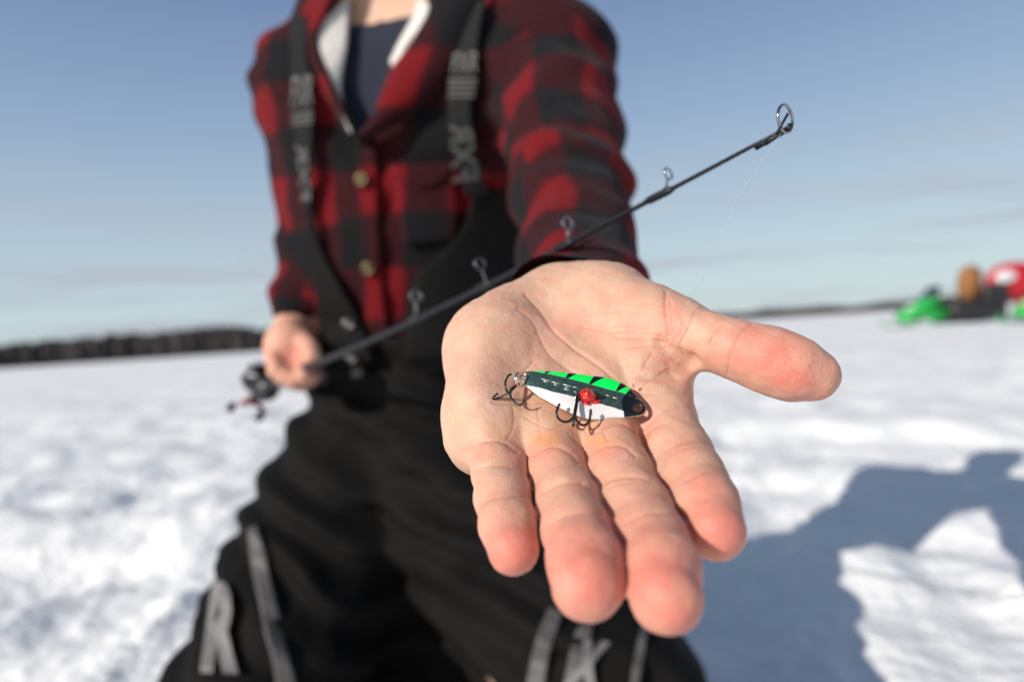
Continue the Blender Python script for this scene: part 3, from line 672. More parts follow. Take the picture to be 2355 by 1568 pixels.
# ------------------------------------------------------------------ shirt
def plaid_material(name='plaid_flannel', dark=1.0):
    m = bpy.data.materials.new(name); m.use_nodes = True; n = m.node_tree; b = n.nodes['Principled BSDF']; l = n.links.new
    uv = n.nodes.new('ShaderNodeUVMap'); uv.uv_map = 'UVMap'; sp_ = n.nodes.new('ShaderNodeSeparateXYZ'); l(uv.outputs[0], sp_.inputs[0])
    def stripe(out, per):
        a = n.nodes.new('ShaderNodeMath'); a.operation = 'MULTIPLY'; a.inputs[1].default_value = 1 / per; l(out, a.inputs[0])
        fr = n.nodes.new('ShaderNodeMath'); fr.operation = 'PINGPONG'; fr.inputs[1].default_value = .5; l(a.outputs[0], fr.inputs[0])
        s = n.nodes.new('ShaderNodeMapRange'); s.inputs[1].default_value = .215; s.inputs[2].default_value = .285; l(fr.outputs[0], s.inputs[0]); return s.outputs[0]
    ad = n.nodes.new('ShaderNodeMath'); ad.operation = 'ADD'; l(stripe(sp_.outputs[0], .090), ad.inputs[0]); l(stripe(sp_.outputs[1], .130), ad.inputs[1])
    hf_ = n.nodes.new('ShaderNodeMath'); hf_.operation = 'MULTIPLY'; hf_.inputs[1].default_value = .5; l(ad.outputs[0], hf_.inputs[0])
    cr_ = n.nodes.new('ShaderNodeValToRGB'); e = cr_.color_ramp; e.elements[0].position = 0; e.elements[0].color = (.007, .0065, .0075, 1); e.elements[1].position = 1; e.elements[1].color = (.135, .005, .007, 1)
    k = e.elements.new(.5); k.color = (.030, .0045, .006, 1); l(hf_.outputs[0], cr_.inputs[0]); l(cr_.outputs[0], b.inputs['Base Color'])
    b.inputs['Roughness'].default_value = .95; b.inputs['Specular IOR Level'].default_value = .15; b.inputs['Sheen Weight'].default_value = .03; b.inputs['Sheen Roughness'].default_value = .5
    t = n.nodes.new('ShaderNodeTexCoord'); nb = n.nodes.new('ShaderNodeTexNoise'); nb.inputs['Scale'].default_value = 600; bp = n.nodes.new('ShaderNodeBump'); bp.inputs['Distance'].default_value = .001
    l(t.outputs['Object'], nb.inputs['Vector']); l(nb.outputs[0], bp.inputs['Height']); l(bp.outputs[0], b.inputs['Normal'])
    return m
PLAID = plaid_material()
NAVY = mat('navy_cotton', (.010, .014, .028), .9, bump=(400, .0008), var=(20, .2)); FLEECE = mat('cream_fleece', (.62, .58, .53), .95, bump=(150, .004), var=(60, .12))
BIB = mat('black_softshell', (.0065, .0059, .0055), .8, bump=(9, .012, .8), var=(14, .18), spec=.12)
STRAPM = mat('strap_webbing', (.005, .005, .005), .95, bump=(300, .001), var=(30, .2)); LOGO = mat('strap_print', (.058, .056, .054), .6, var=(40, .1))
REFL = mat('grey_reflective', (.075, .07, .067), .6, var=(20, .1)); LOGOB = mat('pale_print', (.15, .144, .138), .6, var=(30, .08)); BRASS = mat('brass_snap', (.13, .105, .055), .4, metal=1, var=(200, .2))
foldA = [c(1190, 250, .9), c(1430, 410, .6)]
def folds(p, k):
    return k * (fbm(p * np.array([9, 14, 9]) + 2, 3) * .9 + .45 * np.sin(p[..., 1] * 95 + p[..., 0] * 40 + 5 * fbm(p * 6, 2)))
def tor_s(p): return torso(p) - .012
def arml_s(p):
    # slight ridge folds round the sleeve
    z = p[..., 2]; w = .006 * fbm(p * np.array([14, 14, 20]) + 4, 3) + .0018 * np.sin(z * 60 + p[..., 0] * 40 + 6 * fbm(p * 9, 2))
    d = arm_L(p) - .0085 - w * sst(.36, .45, z)
    d = smin(d, np.linalg.norm(p - c(1398, 415, .65), axis=-1) - .017, .03)     # bunched elbow
    return smax(d, .347 - z, .004)
def armr_s(p):
    y = p[..., 1]; return smax(arm_R(p) - .010 - .0025 * np.sin(y * 70 + p[..., 0] * 30), -(y - c(684, 722, .96)[1]), .004)
def shirt0(p):
    d = smin(tor_s(p), arml_s(p), .035); d = smin(d, armr_s(p), .02)
    return smax(d, -(p[..., 1] - c(870, 900, 1.0)[1]), .01)
def shirt_f(p): return np.minimum(shirt0(p) - folds(p, .007), smax(np.minimum(np.minimum(arm_L(p), arm_R(p)), torso(p)) - .0045, shirt0(p) - .006, .002))
v, f = surface_nets(shirt_f, [-.46, -.13, .345], [.32, .60, 1.26], .0085); v = newton(shirt_f, v, .003, 2, .006)
v, f = subdiv(v, f); v = newton(shirt_f, v, .002, 1, .003)
fc = v[f].mean(1); fx, fy = proj(fc)
VNECK = [(745, 60), (800, -40), (985, -40), (975, 60), (905, 150), (858, 270), (818, 318), (775, 245), (735, 130)]
keep = ~(inpoly(fx, fy, VNECK) & (fc[:, 2] < .99)) & (np.linalg.norm(fc - NECK[0][0] - [0, .03, 0], axis=1) > .072)
v, f = cull(v, f, keep); fc = v[f].mean(1)
shirt = mesh_obj('shirt', c2w(v), f, PLAID, person)
aL = [q[0] for q in [C(1322, 742, .335), C(1325, 745, .362), C(1328, 700, .44), C(1328, 590, .53), C(1308, 425, .66), C(1290, 280, .76), C(1262, 160, .87)]]
def axis_uv(P_, pts, rr, ph):
    pts = np.array(pts); seg = pts[1:] - pts[:-1]; ln = np.linalg.norm(seg, axis=1); cum = np.r_[0, np.cumsum(ln)]
    best = np.full(len(P_), 1e9); uu = np.zeros(len(P_)); vv = np.zeros(len(P_))
    for i in range(len(seg)):
        t = ((P_ - pts[i]) @ seg[i]) / ln[i] ** 2; tcl = np.clip(t, 0, 1); q = P_ - pts[i] - tcl[:, None] * seg[i]; d = np.linalg.norm(q, axis=1)
        T_ = seg[i] / ln[i]; a = np.cross(T_, [0, 0, 1.]) if abs(T_[2]) < .8 else np.cross(T_, [0, 1., 0]); a /= np.linalg.norm(a); b_ = np.cross(T_, a)
        w = np.arctan2(q @ b_, q @ a); m_ = d < best; best[m_] = d[m_]; uu[m_] = (w * rr + ph)[m_]; vv[m_] = (cum[i] + tcl * ln[i])[m_]
    return uu, vv
def plaid_uv(o, vc, faces, fcen, region=None):
    faces = faces[:, ::-1]; P_ = vc[faces.ravel()]; fcr = np.repeat(fcen, faces.shape[1], axis=0)
    da = arml_s(fcr); dr = armr_s(fcr); dt = tor_s(fcr)
    cx = c(870, 400, 1.02)[0]; ang = np.arctan2(P_[:, 0] - cx, 1.05 - P_[:, 2]); wp = fbm(P_ * 9, 2) * .018; uu = ang * .155 + .012 + wp; vv = P_[:, 1] + .01 + fbm(P_ * 8 + 5, 2) * .022
    u2, v2 = axis_uv(P_, aL[1:], .052, .01); isL = da < dt; wq = fbm(P_ * 13 + 3, 2); uu = np.where(isL, u2 + .016 * wq, uu); vv = np.where(isL, v2 + .03 * fbm(P_ * 11, 2), vv)
    u3, v3 = axis_uv(P_, [c(708, 190, .99), c(715, 350, 1.02), c(722, 480, 1.03), c(712, 600, 1.0), c(678, 745, .95)], .048, .02); isR = (dr < dt) & ~isL
    uu = np.where(isR, u3, uu); vv = np.where(isR, v3, vv)
    l = o.data.uv_layers.new(name='UVMap'); l.data.foreach_set('uv', np.stack([uu, vv], -1).astype(np.float32).ravel())
plaid_uv(shirt, v, f, fc)
def tee_f(p):
    d = torso(p) - .004
    return smax(d, p[..., 1] - c(880, 82, .95)[1] + .35 * (p[..., 2] - .93) * 0, .004)
v, f = surface_nets(tee_f, [-.35, .2, .75], [.3, .6, 1.2], .009); v = newton(tee_f, v, .002, 2); mesh_obj('t_shirt', c2w(v), f, NAVY, person)
# loft between two photo curves, laid on a surface
def loft(name, f_, A, B, mt, parent, offA=.004, offB=None, thick=.004, n=26, m=8, z0=.5, uvp=False, wav=0, crown=0):
    offB = offA if offB is None else offB
    def rs(P_, n_):
        P_ = np.array(catmull([np.array(q, float) for q in P_], 8)) if len(P_) > 2 else np.array(P_, float)
        L_ = np.r_[0, np.cumsum(np.linalg.norm(np.diff(P_, axis=0), axis=1))]; t = np.linspace(0, L_[-1], n_)
        return np.stack([np.interp(t, L_, P_[:, 0]), np.interp(t, L_, P_[:, 1])], -1)
    a, b = rs(A, n), rs(B, n); s = np.linspace(0, 1, m)
    g = a[:, None] * (1 - s)[None, :, None] + b[:, None] * s[None, :, None]
    off = offA * (1 - s) + offB * s + crown * 4 * s * (1 - s)
    pts = trace(f_, g[..., 0].ravel(), g[..., 1].ravel(), np.tile(off, n), z0)
    if wav: pts = pts * (1 - wav * fbm(pts * 12, 2)[:, None])
    k = np.arange(n * m).reshape(n, m)
    fs_ = np.stack([k[:-1, :-1].ravel(), k[1:, :-1].ravel(), k[1:, 1:].ravel(), k[:-1, 1:].ravel()], -1)
    nn = normals(pts, fs_)
    if (nn[:, 2].mean()) > 0: fs_ = fs_[:, ::-1]
    o = mesh_obj(name, c2w(pts), fs_, mt, parent)
    if uvp: plaid_uv(o, pts, fs_, pts[fs_].mean(1))
    so_ = o.modifiers.new('thickness', 'SOLIDIFY'); so_.thickness = thick; so_.offset = -1
    return o
SF = shirt0
collar_l = loft('collar', SF, [(690, -20), (672, 40), (690, 120), (742, 215), (808, 318)], [(800, -60), (738, 40), (722, 105), (760, 200), (815, 312)], PLAID, shirt, .008, .024, .006, uvp=True)
collar_r = loft('collar', SF, [(1130, -30), (1090, 60), (1045, 170), (950, 270), (826, 330)], [(990, -30), (984, 25), (905, 150), (858, 262), (817, 312)], PLAID, shirt, .010, .030, .006, uvp=True, crown=.012)
loft('collar_lining', SF, [(728, 60), (722, 105), (745, 165), (780, 235), (812, 305)], [(802, -10), (800, 90), (788, 170), (789, 232), (814, 303)], FLEECE, shirt, .019, .006, .004)
loft('collar_lining', SF, [(984, 5), (980, 35), (935, 110), (900, 152)], [(955, 0), (952, 30), (915, 100), (896, 140)], FLEECE, shirt, .031, .024, .004)
# collar band round the back of the neck
bk = MB(); nc = NECK[0][0]
ringp = []
for i in range(25):
    a = R_(-20 + 220 * i / 24); ringp.append(c2w(nc + [math.cos(a) * .078, .045 + .012 * math.sin(a), math.sin(a) * .062 + .02]))
bk.tube(ringp, .014, 8); bo = bk.build('collar_band', mat('dark_red_flannel', (.07, .01, .013), .95, bump=(300, .001)), shirt)
loft('placket', SF, [(815, 325), (818, 450), (828, 600), (838, 720), (862, 800)], [(862, 325), (866, 450), (872, 600), (884, 720), (905, 800)], PLAID, shirt, .010, .010, .004, uvp=True)
loft('chest_pocket', SF, [(905, 410), (912, 480), (925, 560)], [(1045, 400), (1055, 470), (1050, 550)], PLAID, shirt, .0085, .0085, .003, uvp=True)
loft('pocket_flap', SF, [(900, 385), (903, 405), (960, 432)], [(1048, 372), (1048, 395), (990, 430)], PLAID, shirt, .0125, .0125, .003, uvp=True, n=10)
for (x, y) in ((832, 413), (847, 618)):
    q = trace(SF, [x], [y], .016)[0]; q2 = trace(SF, [x + 6], [y], .016)[0]; q3 = trace(SF, [x], [y + 6], .016)[0]; nn = np.cross(q2 - q, q3 - q); nn /= np.linalg.norm(nn)
    if nn[2] > 0: nn = -nn
    m = MB(); Wn = nn[0] * RV + nn[1] * UV + nn[2] * F; ctr = c2w(q)
    m.torus(ctr + Wn * .001, Wn, .0065, .0026, 20, 8); m.tube([ctr - Wn * .001, ctr + Wn * .0015], .0066, 18); m.tube([ctr + Wn * .001, ctr + Wn * .0035], [.004, .003], 14); m.build('snap_button', BRASS, shirt)

# ------------------------------------------------------------------ bib trousers
def pants_f(p):
    d = smin(legs(p) - .018, smax(torso(p) - .024, p[..., 1] - c(870, 790 if 1 else 0, .95)[1] - .25 * np.abs(p[..., 0] + .19) * 0, .01), .05)
    kn = folds(p, .016) + .009 * fbm(p * np.array([5, 22, 5]) + 11, 2)
    return d - kn
v, f = surface_nets(pants_f, [-.52, -.74, .55], [.36, .05, 1.30], .011); v = newton(pants_f, v, .003, 2, .008); v, f = subdiv(v, f); v = newton(pants_f, v, .002, 1, .004)
bibs = mesh_obj('bib_overalls', c2w(v), f, BIB, person)
allcloth = lambda p: np.minimum(shirt0(p), pants_f(p))
SH = lambda p: np.minimum(smin(tor_s(p), smax(torso(p) - .024, p[..., 1] - c(870, 790, .95)[1], .01), .01), legs(p) - .018)
loft('bib_panel', SH, [(700, 430), (706, 520), (716, 620), (732, 720), (752, 880)], [(716, 430), (722, 540), (778, 655), (825, 740), (858, 830)], BIB, bibs, .014, .016, .006, m=12)
loft('bib_panel', SH, [(1092, 440), (1070, 520), (1010, 590), (948, 650), (930, 830)], [(1150, 440), (1200, 540), (1215, 640), (1190, 740), (1150, 840)], BIB, bibs, .016, .014, .006, m=14, wav=.006)
sL = loft('strap', SH, [(670, 30), (668, 110), (672, 200), (678, 300), (688, 400), (696, 480)], [(708, 40), (704, 120), (716, 200), (718, 300), (712, 400), (712, 480)], STRAPM, person, .017, .017, .003)
sR = loft('strap', SH, [(1064, 0), (1048, 80), (1036, 170), (1032, 240), (1040, 330), (1072, 450)], [(1114, 0), (1100, 75), (1092, 170), (1082, 240), (1090, 330), (1122, 450)], STRAPM, person, .019, .019, .003)
# printed marks: text mapped from a unit box into the photo, then laid on the cloth
def text_mesh(s, res=3, fat=.02):
    cu = bpy.data.curves.new('lettering', 'FONT'); cu.body = s; cu.size = 1; cu.resolution_u = res; cu.offset = fat
    o = bpy.data.objects.new('lettering', cu); COL.objects.link(o); dg = bpy.context.evaluated_depsgraph_get(); dg.update()
    me = bpy.data.meshes.new_from_object(o.evaluated_get(dg)); bm = bmesh.new(); bm.from_mesh(me)
    bmesh.ops.triangulate(bm, faces=bm.faces[:])
    for _ in range(2):
        lg = [e for e in bm.edges if e.calc_length() > .12]
        if lg: bmesh.ops.subdivide_edges(bm, edges=lg, cuts=1); bmesh.ops.triangulate(bm, faces=bm.faces[:])
    v_ = np.array([q.co[:] for q in bm.verts]); f_ = [[q.index for q in p.verts] for p in bm.faces]; bm.free()
    bpy.data.objects.remove(o); bpy.data.meshes.remove(me); bpy.data.curves.remove(cu)
    v_[:, 0] -= v_[:, 0].min(); v_[:, 1] -= v_[:, 1].min(); v_[:, 0] /= v_[:, 0].max(); v_[:, 1] /= v_[:, 1].max()
    return v_, f_
def print_text(s, quad, f_, off, mt, parent, fat=.02):
    """quad: photo points of the text box: bottom-left, bottom-right, top-right, top-left"""
    v_, fa = text_mesh(s, 3, .075 if len(s) == 1 else fat); q = np.array(quad, float); a, b = v_[:, 0:1], v_[:, 1:2]
    g = q[0] * (1 - a) * (1 - b) + q[1] * a * (1 - b) + q[2] * a * b + q[3] * (1 - a) * b
    pts = trace(f_, g[:, 0], g[:, 1], off); o = mesh_obj('lettering', c2w(pts), fa, mt, parent, False)
    return o
def bars(quad, k, f_, off, mt, parent):
    q = np.array(quad, float); vs_, fs_ = [], []
    for i in range(k):
        for (t0, t1) in ((i / k, (i + .5) / k),):
            b = len(vs_)
            for t in (t0, t1):
                for a in np.linspace(0, 1, 5): vs_.append(q[0] * (1 - a) * (1 - t) + q[1] * a * (1 - t) + q[2] * a * t + q[3] * (1 - a) * t)
            for j in range(4): fs_.append((b + j, b + j + 1, b + 6 + j, b + 5 + j))
    g = np.array(vs_); mesh_obj('stripes', c2w(trace(f_, g[:, 0], g[:, 1], off)), fs_, mt, parent, False)
print_text('FXR', [(1036, 168), (1098, 166), (1104, 118), (1044, 122)], SH, .0215, LOGO, sR)
bars([(1030, 225), (1090, 225), (1098, 174), (1032, 176)], 4, SH, .0215, LOGO, sR)
print_text('FXR', [(1036, 285), (1098, 405), (1062, 432), (1032, 300)][0:0] or [(1040, 420), (1034, 285), (1084, 280), (1102, 415)], SH, .0215, LOGO, sR)
print_text('FXR', [(668, 250), (718, 240), (722, 170), (672, 178)], SH, .0195, LOGO, sL)
bars([(672, 290), (718, 284), (719, 250), (669, 258)], 3, SH, .0195, LOGO, sL)
print_text('FXR', [(692, 460), (678, 330), (706, 330), (714, 460)], SH, .0195, LOGO, sL)
PS = lambda p: pants_f(p)
loft('reflective_stripe', PS, [(568, 1215), (578, 1300), (600, 1400), (622, 1500), (640, 1600)], [(590, 1205), (615, 1300), (640, 1400), (662, 1500), (690, 1600)], REFL, bibs, .009, .009, .004, m=7)
print_text('R', [(460, 1545), (548, 1548), (552, 1338), (488, 1335)], PS, .011, LOGOB, bibs)
loft('reflective_stripe', PS, [(1262, 1395), (1240, 1450), (1222, 1510), (1205, 1600)], [(1296, 1405), (1280, 1450), (1262, 1510), (1250, 1600)], REFL, bibs, .009, .009, .004, m=7)
loft('reflective_stripe', PS, [(1335, 1430), (1315, 1480), (1290, 1600)], [(1366, 1430), (1352, 1490), (1330, 1600)], REFL, bibs, .009, .009, .004, m=7)
loft('reflective_stripe', PS, [(1476, 1440), (1462, 1500), (1448, 1600)], [(1492, 1440), (1482, 1500), (1466, 1600)], REFL, bibs, .009, .009, .004, m=7)
print_text('X', [(1290, 1580), (1370, 1580), (1405, 1475), (1340, 1470)], PS, .011, LOGOB, bibs)
SNAPM = mat('dark_snap', (.2, .19, .17), .25, metal=1, var=(200, .1))
for (x, y) in ((806, 823), (820, 856), (736, 860), (800, 745)):
    q = trace(SH, [x], [y], .022)[0]; m = MB(); m.ball(c2w(q), RV * .0035, UV * .0035, F * .0025, 3); m.torus(c2w(q), F, .006, .0014, 18, 6); m.build('zip_pull' if y < 800 else 'bib_snap', SNAPM, bibs)
# boots
BOOT = mat('black_boot', (.02, .019, .018), .6, bump=(40, .003), var=(20, .2)); SOLE = mat('boot_sole', (.03, .03, .03), .9, var=(20, .2))
for A, Ft in ((AL, FL), (AR, FR)):
    bf_ = lambda p, A=A, Ft=Ft: smin(rcone(p, A + (A - Ft) * .25, A, .055, .056), rcone(p, A, Ft, .054, .044), .03)
    mid = (A + Ft) / 2; v, f = surface_nets(bf_, mid - .22, mid + .22, .012); b_ = mesh_obj('boot', c2w(v), f, BOOT, person)
    m = MB(); wa, wf = c2w(A), c2w(Ft); dr = wf - wa; dr /= np.linalg.norm(dr); sd = np.cross(dr, [0, 0, 1]); m.box(wf + dr * .046, dr * .012, sd * .048, np.array([0, 0, .045]), .3); m.build('toe_cap', SOLE, b_)

# ================================================================== FISHING ROD
ROD = mat('rod_blank', (.006, .0065, .008), .45, bump=(200, .0004), var=(60, .3)); CHROME = mat('chrome', (.33, .325, .325), .14, metal=1, var=(300, .05)); WRAP = mat('thread_wrap', (.005, .005, .0055), .5, bump=(900, .0003))
REELB = mat('reel_black', (.02, .02, .022), .35, coat=.3, var=(60, .2)); MAROON = mat('maroon_anodised', (.16, .012, .022), .35, metal=.5, var=(60, .2)); CORK = mat('foam_grip', (.018, .018, .018), .85, bump=(500, .0008))
rod = empty('fishing_rod', tuple(c2w(rod_at(700)))); tag(rod, 'short black ice fishing rod held across the body, tip to the right', 'fishing rod')
rdir = ROD_B - ROD_A; rlen = np.linalg.norm(rdir); rdir /= rlen; RW = rdir[0] * RV + rdir[1] * UV + rdir[2] * F
n_ = 30; pts = []; rds = []
t0 = np.linalg.norm(rod_at(700) - ROD_A) / rlen
for i in range(n_ + 1):
    t = t0 + (1 - t0) * i / n_; q = rod_pt(t).copy(); s = i / n_; q[1] -= .010 * math.sin(math.pi * s) * .6; pts.append(c2w(q)); rds.append(.0040 * (1 - s) ** .9 * (1 - s * .15) + .00072)
m = MB(); m.tube(pts, rds, 14); m.build('rod_blank', ROD, rod)
def rodw(px):
    q = rod_at(px); s = (np.linalg.norm(q - ROD_A) / rlen - t0) / (1 - t0); q = q.copy(); q[1] -= .010 * math.sin(math.pi * s) * .6; return q, .0040 * (1 - s) ** .9 * (1 - s * .15) + .00072
m = MB(); a = c2w(rod_at(590)); b = c2w(rod_at(716)); m.tube(catmull([a, a * .7 + b * .3, a * .4 + b * .6, b], 4), [.009, .0105, .011, .0105, .0095, .009, .009, .009, .009, .0085, .008, .0065, .0045], 16); m.build('handle', CORK, rod)
# guides: (rod px, ring centre px, ring radius m)
upn = np.cross(rdir, [0, 0, 1.]); upn = np.array([-rdir[1], rdir[0], 0]); upn /= np.linalg.norm(upn)
for (xr, cx_, cy_, rr) in ((1528, 1537, 400, .0030), (1305, 1305, 514, .0040), (1120, 1104, 606, .0042), (955, 956, 680, .0050)):
    q, r0 = rodw(xr); z = q[2] * (.992 if xr > 1200 else .99); rc_ = c(cx_, cy_, z)
    g = MB(); W3 = lambda k: k[0] * RV + k[1] * UV + k[2] * F
    ax = W3(rdir * .75 + np.array([.45, .15, -.35])); up = c2w(rc_) - c2w(q)
    g.torus(c2w(rc_), ax, rr, rr * .16, 26, 8, ax2=up)
    gd = g.build('guide', CHROME, rod)
    g = MB(); foot = c2w(q) + RW * .0
    g.tube(catmull([c2w(rc_) - up / np.linalg.norm(up) * rr, c2w(q) + up * .25, c2w(q) - RW * .010], 5), rr * .14 + .0003, 8)
    g.tube([c2w(rodw(xr)[0]) + RW * .016, c2w(q) + up / np.linalg.norm(up) * r0], .0006, 6)
    g.build('guide_foot', CHROME, gd)
    g = MB(); g.tube([c2w(q) - RW * .014, c2w(q) - RW * .010, c2w(q) + RW * .003, c2w(q) + RW * .006], [r0 * 1.05, r0 * 1.6 + .0002, r0 * 1.6 + .0002, r0 * 1.05], 12); g.build('thread_wrap', WRAP, gd)
# tip guide
tq = rod_pt(1.0); g = MB(); rc_ = c(1806, 274, .2795); W3 = lambda k: k[0] * RV + k[1] * UV + k[2] * F
ax = W3(np.array([.62, .0, -.78])); g.torus(c2w(rc_), ax, .0056, .00062, 32, 8, ax2=UV + RV * -.18); tg = g.build('tip_guide', mat('dark_chrome', (.35, .34, .34), .15, metal=1, var=(300, .1)), rod)
g = MB(); base = c2w(c(1775, 320, .2830)); bl = c2w(rc_)
for e in (c(1797, 292, .2762), c(1815, 300, .2835), c(1812, 262, .2835)): g.tube([base, c2w(c(1795, 300, .280)) * .5 + (base * .5), c2w(e)], .00055, 6)
g.tube([c2w(c(1760, 330, .2855)), base, c2w(c(1812, 300, .2795))], [.0012, .0011, .0007], 10); g.tube([c2w(c(1812, 300, .2795)), c2w(c(1817, 286, .2795))], .0010, 8)
g.build('tip_frame', WRAP, tg)
g = MB(); g.tube([c2w(c(1738, 341, .2895)), c2w(c(1776, 318, .2835))], [.0011, .0013], 10); g.build('thread_wrap', WRAP, tg)
# reel
reel = empty('reel'); reel.location = Vector(tuple(c2w(c(600, 890, 1.0)))); reel.parent = rod; reel.matrix_parent_inverse = Matrix.Translation(-Vector(rod.location))
EX = RW; EZ = np.cross(RV, RW); EZ = W3(upn); EY = np.cross(EX, EZ)
rc0 = c2w(c(612, 893, .985)); g = MB(); g.ball(rc0, EX * .026, EY * .018, EZ * .019, 3); g.tube([rc0 - EX * .03, rc0 + EX * .004], [.017, .019], 18); g.build('reel_body', REELB, rod)
g = MB(); sc_ = c2w(c(592, 868, .985)); g.tube([sc_ - EX * .012, sc_ - EX * .009, sc_ + EX * .009, sc_ + EX * .012], [.018, .0145, .0145, .018], 22); g.build('spool', mat('gunmetal', (.06, .06, .063), .3, metal=.7, var=(90, .3)), rod)
g = MB(); g.torus(sc_, EX * .8 + EY * .4, .022, .0012, 28, 6); g.build('bail_wire', CHROME, rod)
cc = c2w(c(577, 922, 1.0)); g = MB(); g.tube([cc - EZ * .004, cc + EZ * .006], .010, 14); g.tube([c2w(c(552, 930, .99)), cc, c2w(c(604, 938, .985))], [.003, .005, .003], 8); g.build('crank', MAROON, rod)
for (x, y, x2, y2) in ((541, 925, 524, 946), (607, 940, 590, 968)):
    g = MB(); a = c2w(c(x, y, .985)); b = c2w(c(x2, y2, .98)); g.tube([a, a * .7 + b * .3, b * .8 + a * .2, b], [.003, .0055, .0065, .0045], 12); g.build('crank_knob', REELB, rod)
bpy.data.objects.remove(reel)

# ================================================================== FISHING LINE
LINE = mat('monofilament', (.5, .52, .54), .2, spec=.6)
LP = [c2w(c(1800, 300, .2795)), c2w(c(1782, 328, .2785)), c2w(c(1740, 390, .2755)), c2w(c(1704, 440, .273)), c2w(c(1688, 470, .2715)), c2w(c(1670, 520, .269)), c2w(c(1640, 590, .2645)), c2w(c(1612, 645, .2585)), c2w(c(1590, 680, .2525)), c2w(c(1565, 735, .2475)),
      c2w(c(1540, 785, .2490)), c2w(c(1508, 830, .2485)), c2w(c(1478, 862, .2458)), c2w(c(1457, 884, .2440))]
m = MB(); m.tube(catmull(LP, 6), .000075, 6)
kn = [c2w(c(1456 + 3 * math.cos(i * 1.7), 886 + 4 * math.sin(i * 2.3), .2440 - .0004 * math.sin(i))) for i in range(14)]
m.tube(catmull(kn, 3), .00012, 5); tag(m.build('fishing_line', LINE), 'thin clear fishing line hanging from the rod tip to the lure', 'fishing line')

# ================================================================== LURE
lure = empty('fishing_lure', tuple(c2w(c(1340, 915, .2435)))); tag(lure, 'green, silver and white metal spoon lure lying in the open palm', 'fishing lure')
def L3(x, y): return (1114.8 + x * .1740, 831.6 + y * .1740)      # lure tracing -> photo
def L4(x, y): return (1114.8 + x * .08444, 843.6 + y * .08444)
def L5(x, y): return (1253.4 + x * .10747, 867.7 + y * .10747)
LN = np.array([-.03, .66, -.75]); LN /= np.linalg.norm(LN); P0 = c(1335, 915, .2397)
def lp(px_, py_, h=0.0):
    d = np.array([(px_ - 1177.5) / FPX, -(py_ - 784) / FPX, 1.0]); t = (P0 @ LN + h) / (d @ LN); return d * t
E1 = lp(1486, 940) - lp(1190, 872); Ll = np.linalg.norm(E1); E1 /= Ll; E2 = np.cross(LN, E1); O0 = lp(1190, 872)
def to2(q): return np.array([(q - O0) @ E1, (q - O0) @ E2])
outl = [(452, 218), (462, 175), (490, 152), (530, 142), (620, 138), (800, 152), (1000, 172), (1200, 186), (1400, 200), (1600, 213), (1700, 236), (1790, 270), (1880, 318), (1960, 390), (2040, 470), (2100, 545), (2132, 610), (2125, 660), (2080, 700), (2000, 720), (1850, 738), (1700, 752), (1560, 765), (1420, 772), (1320, 762), (1220, 735), (1100, 690), (1000, 645), (900, 590), (810, 538), (720, 485), (650, 430), (600, 388), (560, 350), (525, 312), (480, 262)]
O2 = np.array([to2(lp(*L3(*q))) for q in outl])
hole1 = to2(lp(*L3(2022, 610))); hole2 = to2(lp(*L3(512, 205)))
step = .00014
gx_, gy_ = np.meshgrid(np.arange(O2[:, 0].min() - .001, O2[:, 0].max() + .001, step), np.arange(O2[:, 1].min() - .001, O2[:, 1].max() + .001, step), indexing='ij')
fx, fy = gx_.ravel(), gy_.ravel()
# signed distance to outline; snap border vertices onto it
poly = [tuple(q) for q in np.array(catmull([np.array(q) for q in list(O2) + [O2[0]]], 5))]
ins = inpoly(fx, fy, poly); dd = dpoly(fx, fy, poly + [poly[0]]); sd_ = np.where(ins, -dd, dd)
for hc, hr in ((hole1, .00165), (hole2, .00105)): sd_ = np.maximum(sd_, hr - np.hypot(fx - hc[0], (fy - hc[1])))
G = sd_.reshape(gx_.shape); nx_, ny_ = G.shape
gxx, gyy = np.gradient(G, step)
mv = (np.abs(G) < step * 1.0); X2 = gx_ - np.where(mv, G * gxx, 0); Y2 = gy_ - np.where(mv, G * gyy, 0)
okc = (G[:-1, :-1] < step * .5) & (G[1:, :-1] < step * .5) & (G[1:, 1:] < step * .5) & (G[:-1, 1:] < step * .5)
ii, jj = np.where(okc); k_ = lambda a, b: a * ny_ + b
lf = np.stack([k_(ii, jj), k_(ii + 1, jj), k_(ii + 1, jj + 1), k_(ii, jj + 1)], -1); u, inv = np.unique(lf, return_inverse=True); lf = inv.reshape(lf.shape)
lx = X2.ravel()[u]; ly = Y2.ravel()[u]; ldist = -G.ravel()[u]
# spoon: raised ridge along the band edge + gentle bend end to end
s_ = lx / Ll; edge = np.clip(ldist / .004, 0, 1)
hgt = .0009 * np.sin(np.pi * np.clip(s_, 0, 1)) + .0009 * (edge * (2 - edge)) + .0007 * np.sin(2 * np.pi * s_)
P3 = O0 + lx[:, None] * E1 + ly[:, None] * E2 + hgt[:, None] * LN
qx, qy = proj(O0 + lx[:, None] * E1 + ly[:, None] * E2); ax3 = (qx - 1114.8) / .1740; ay3 = (qy - 831.6) / .1740
GL = [(560, 100), (620, 138), (780, 192), (1100, 272), (1400, 332), (1700, 400), (1860, 440), (1905, 400), (1925, 340), (1900, 180), (1400, 80)]
NOSE = [(1860, 440), (1820, 500), (1806, 560), (1812, 620), (1832, 670), (1850, 760), (2300, 760), (2300, 300), (1925, 250), (1925, 345), (1900, 400)]
WH = [(505, 300), (560, 335), (700, 378), (900, 448), (1100, 490), (1300, 530), (1500, 572), (1700, 622), (1840, 668), (1870, 900), (600, 900), (400, 400)]
nzb = fbm(P3 * 2600, 2) * 5
col = np.zeros((len(P3), 3)); metal = np.zeros(len(P3))
teal = np.array([.055, .105, .090]); base_n = fbm(P3 * 900, 3)
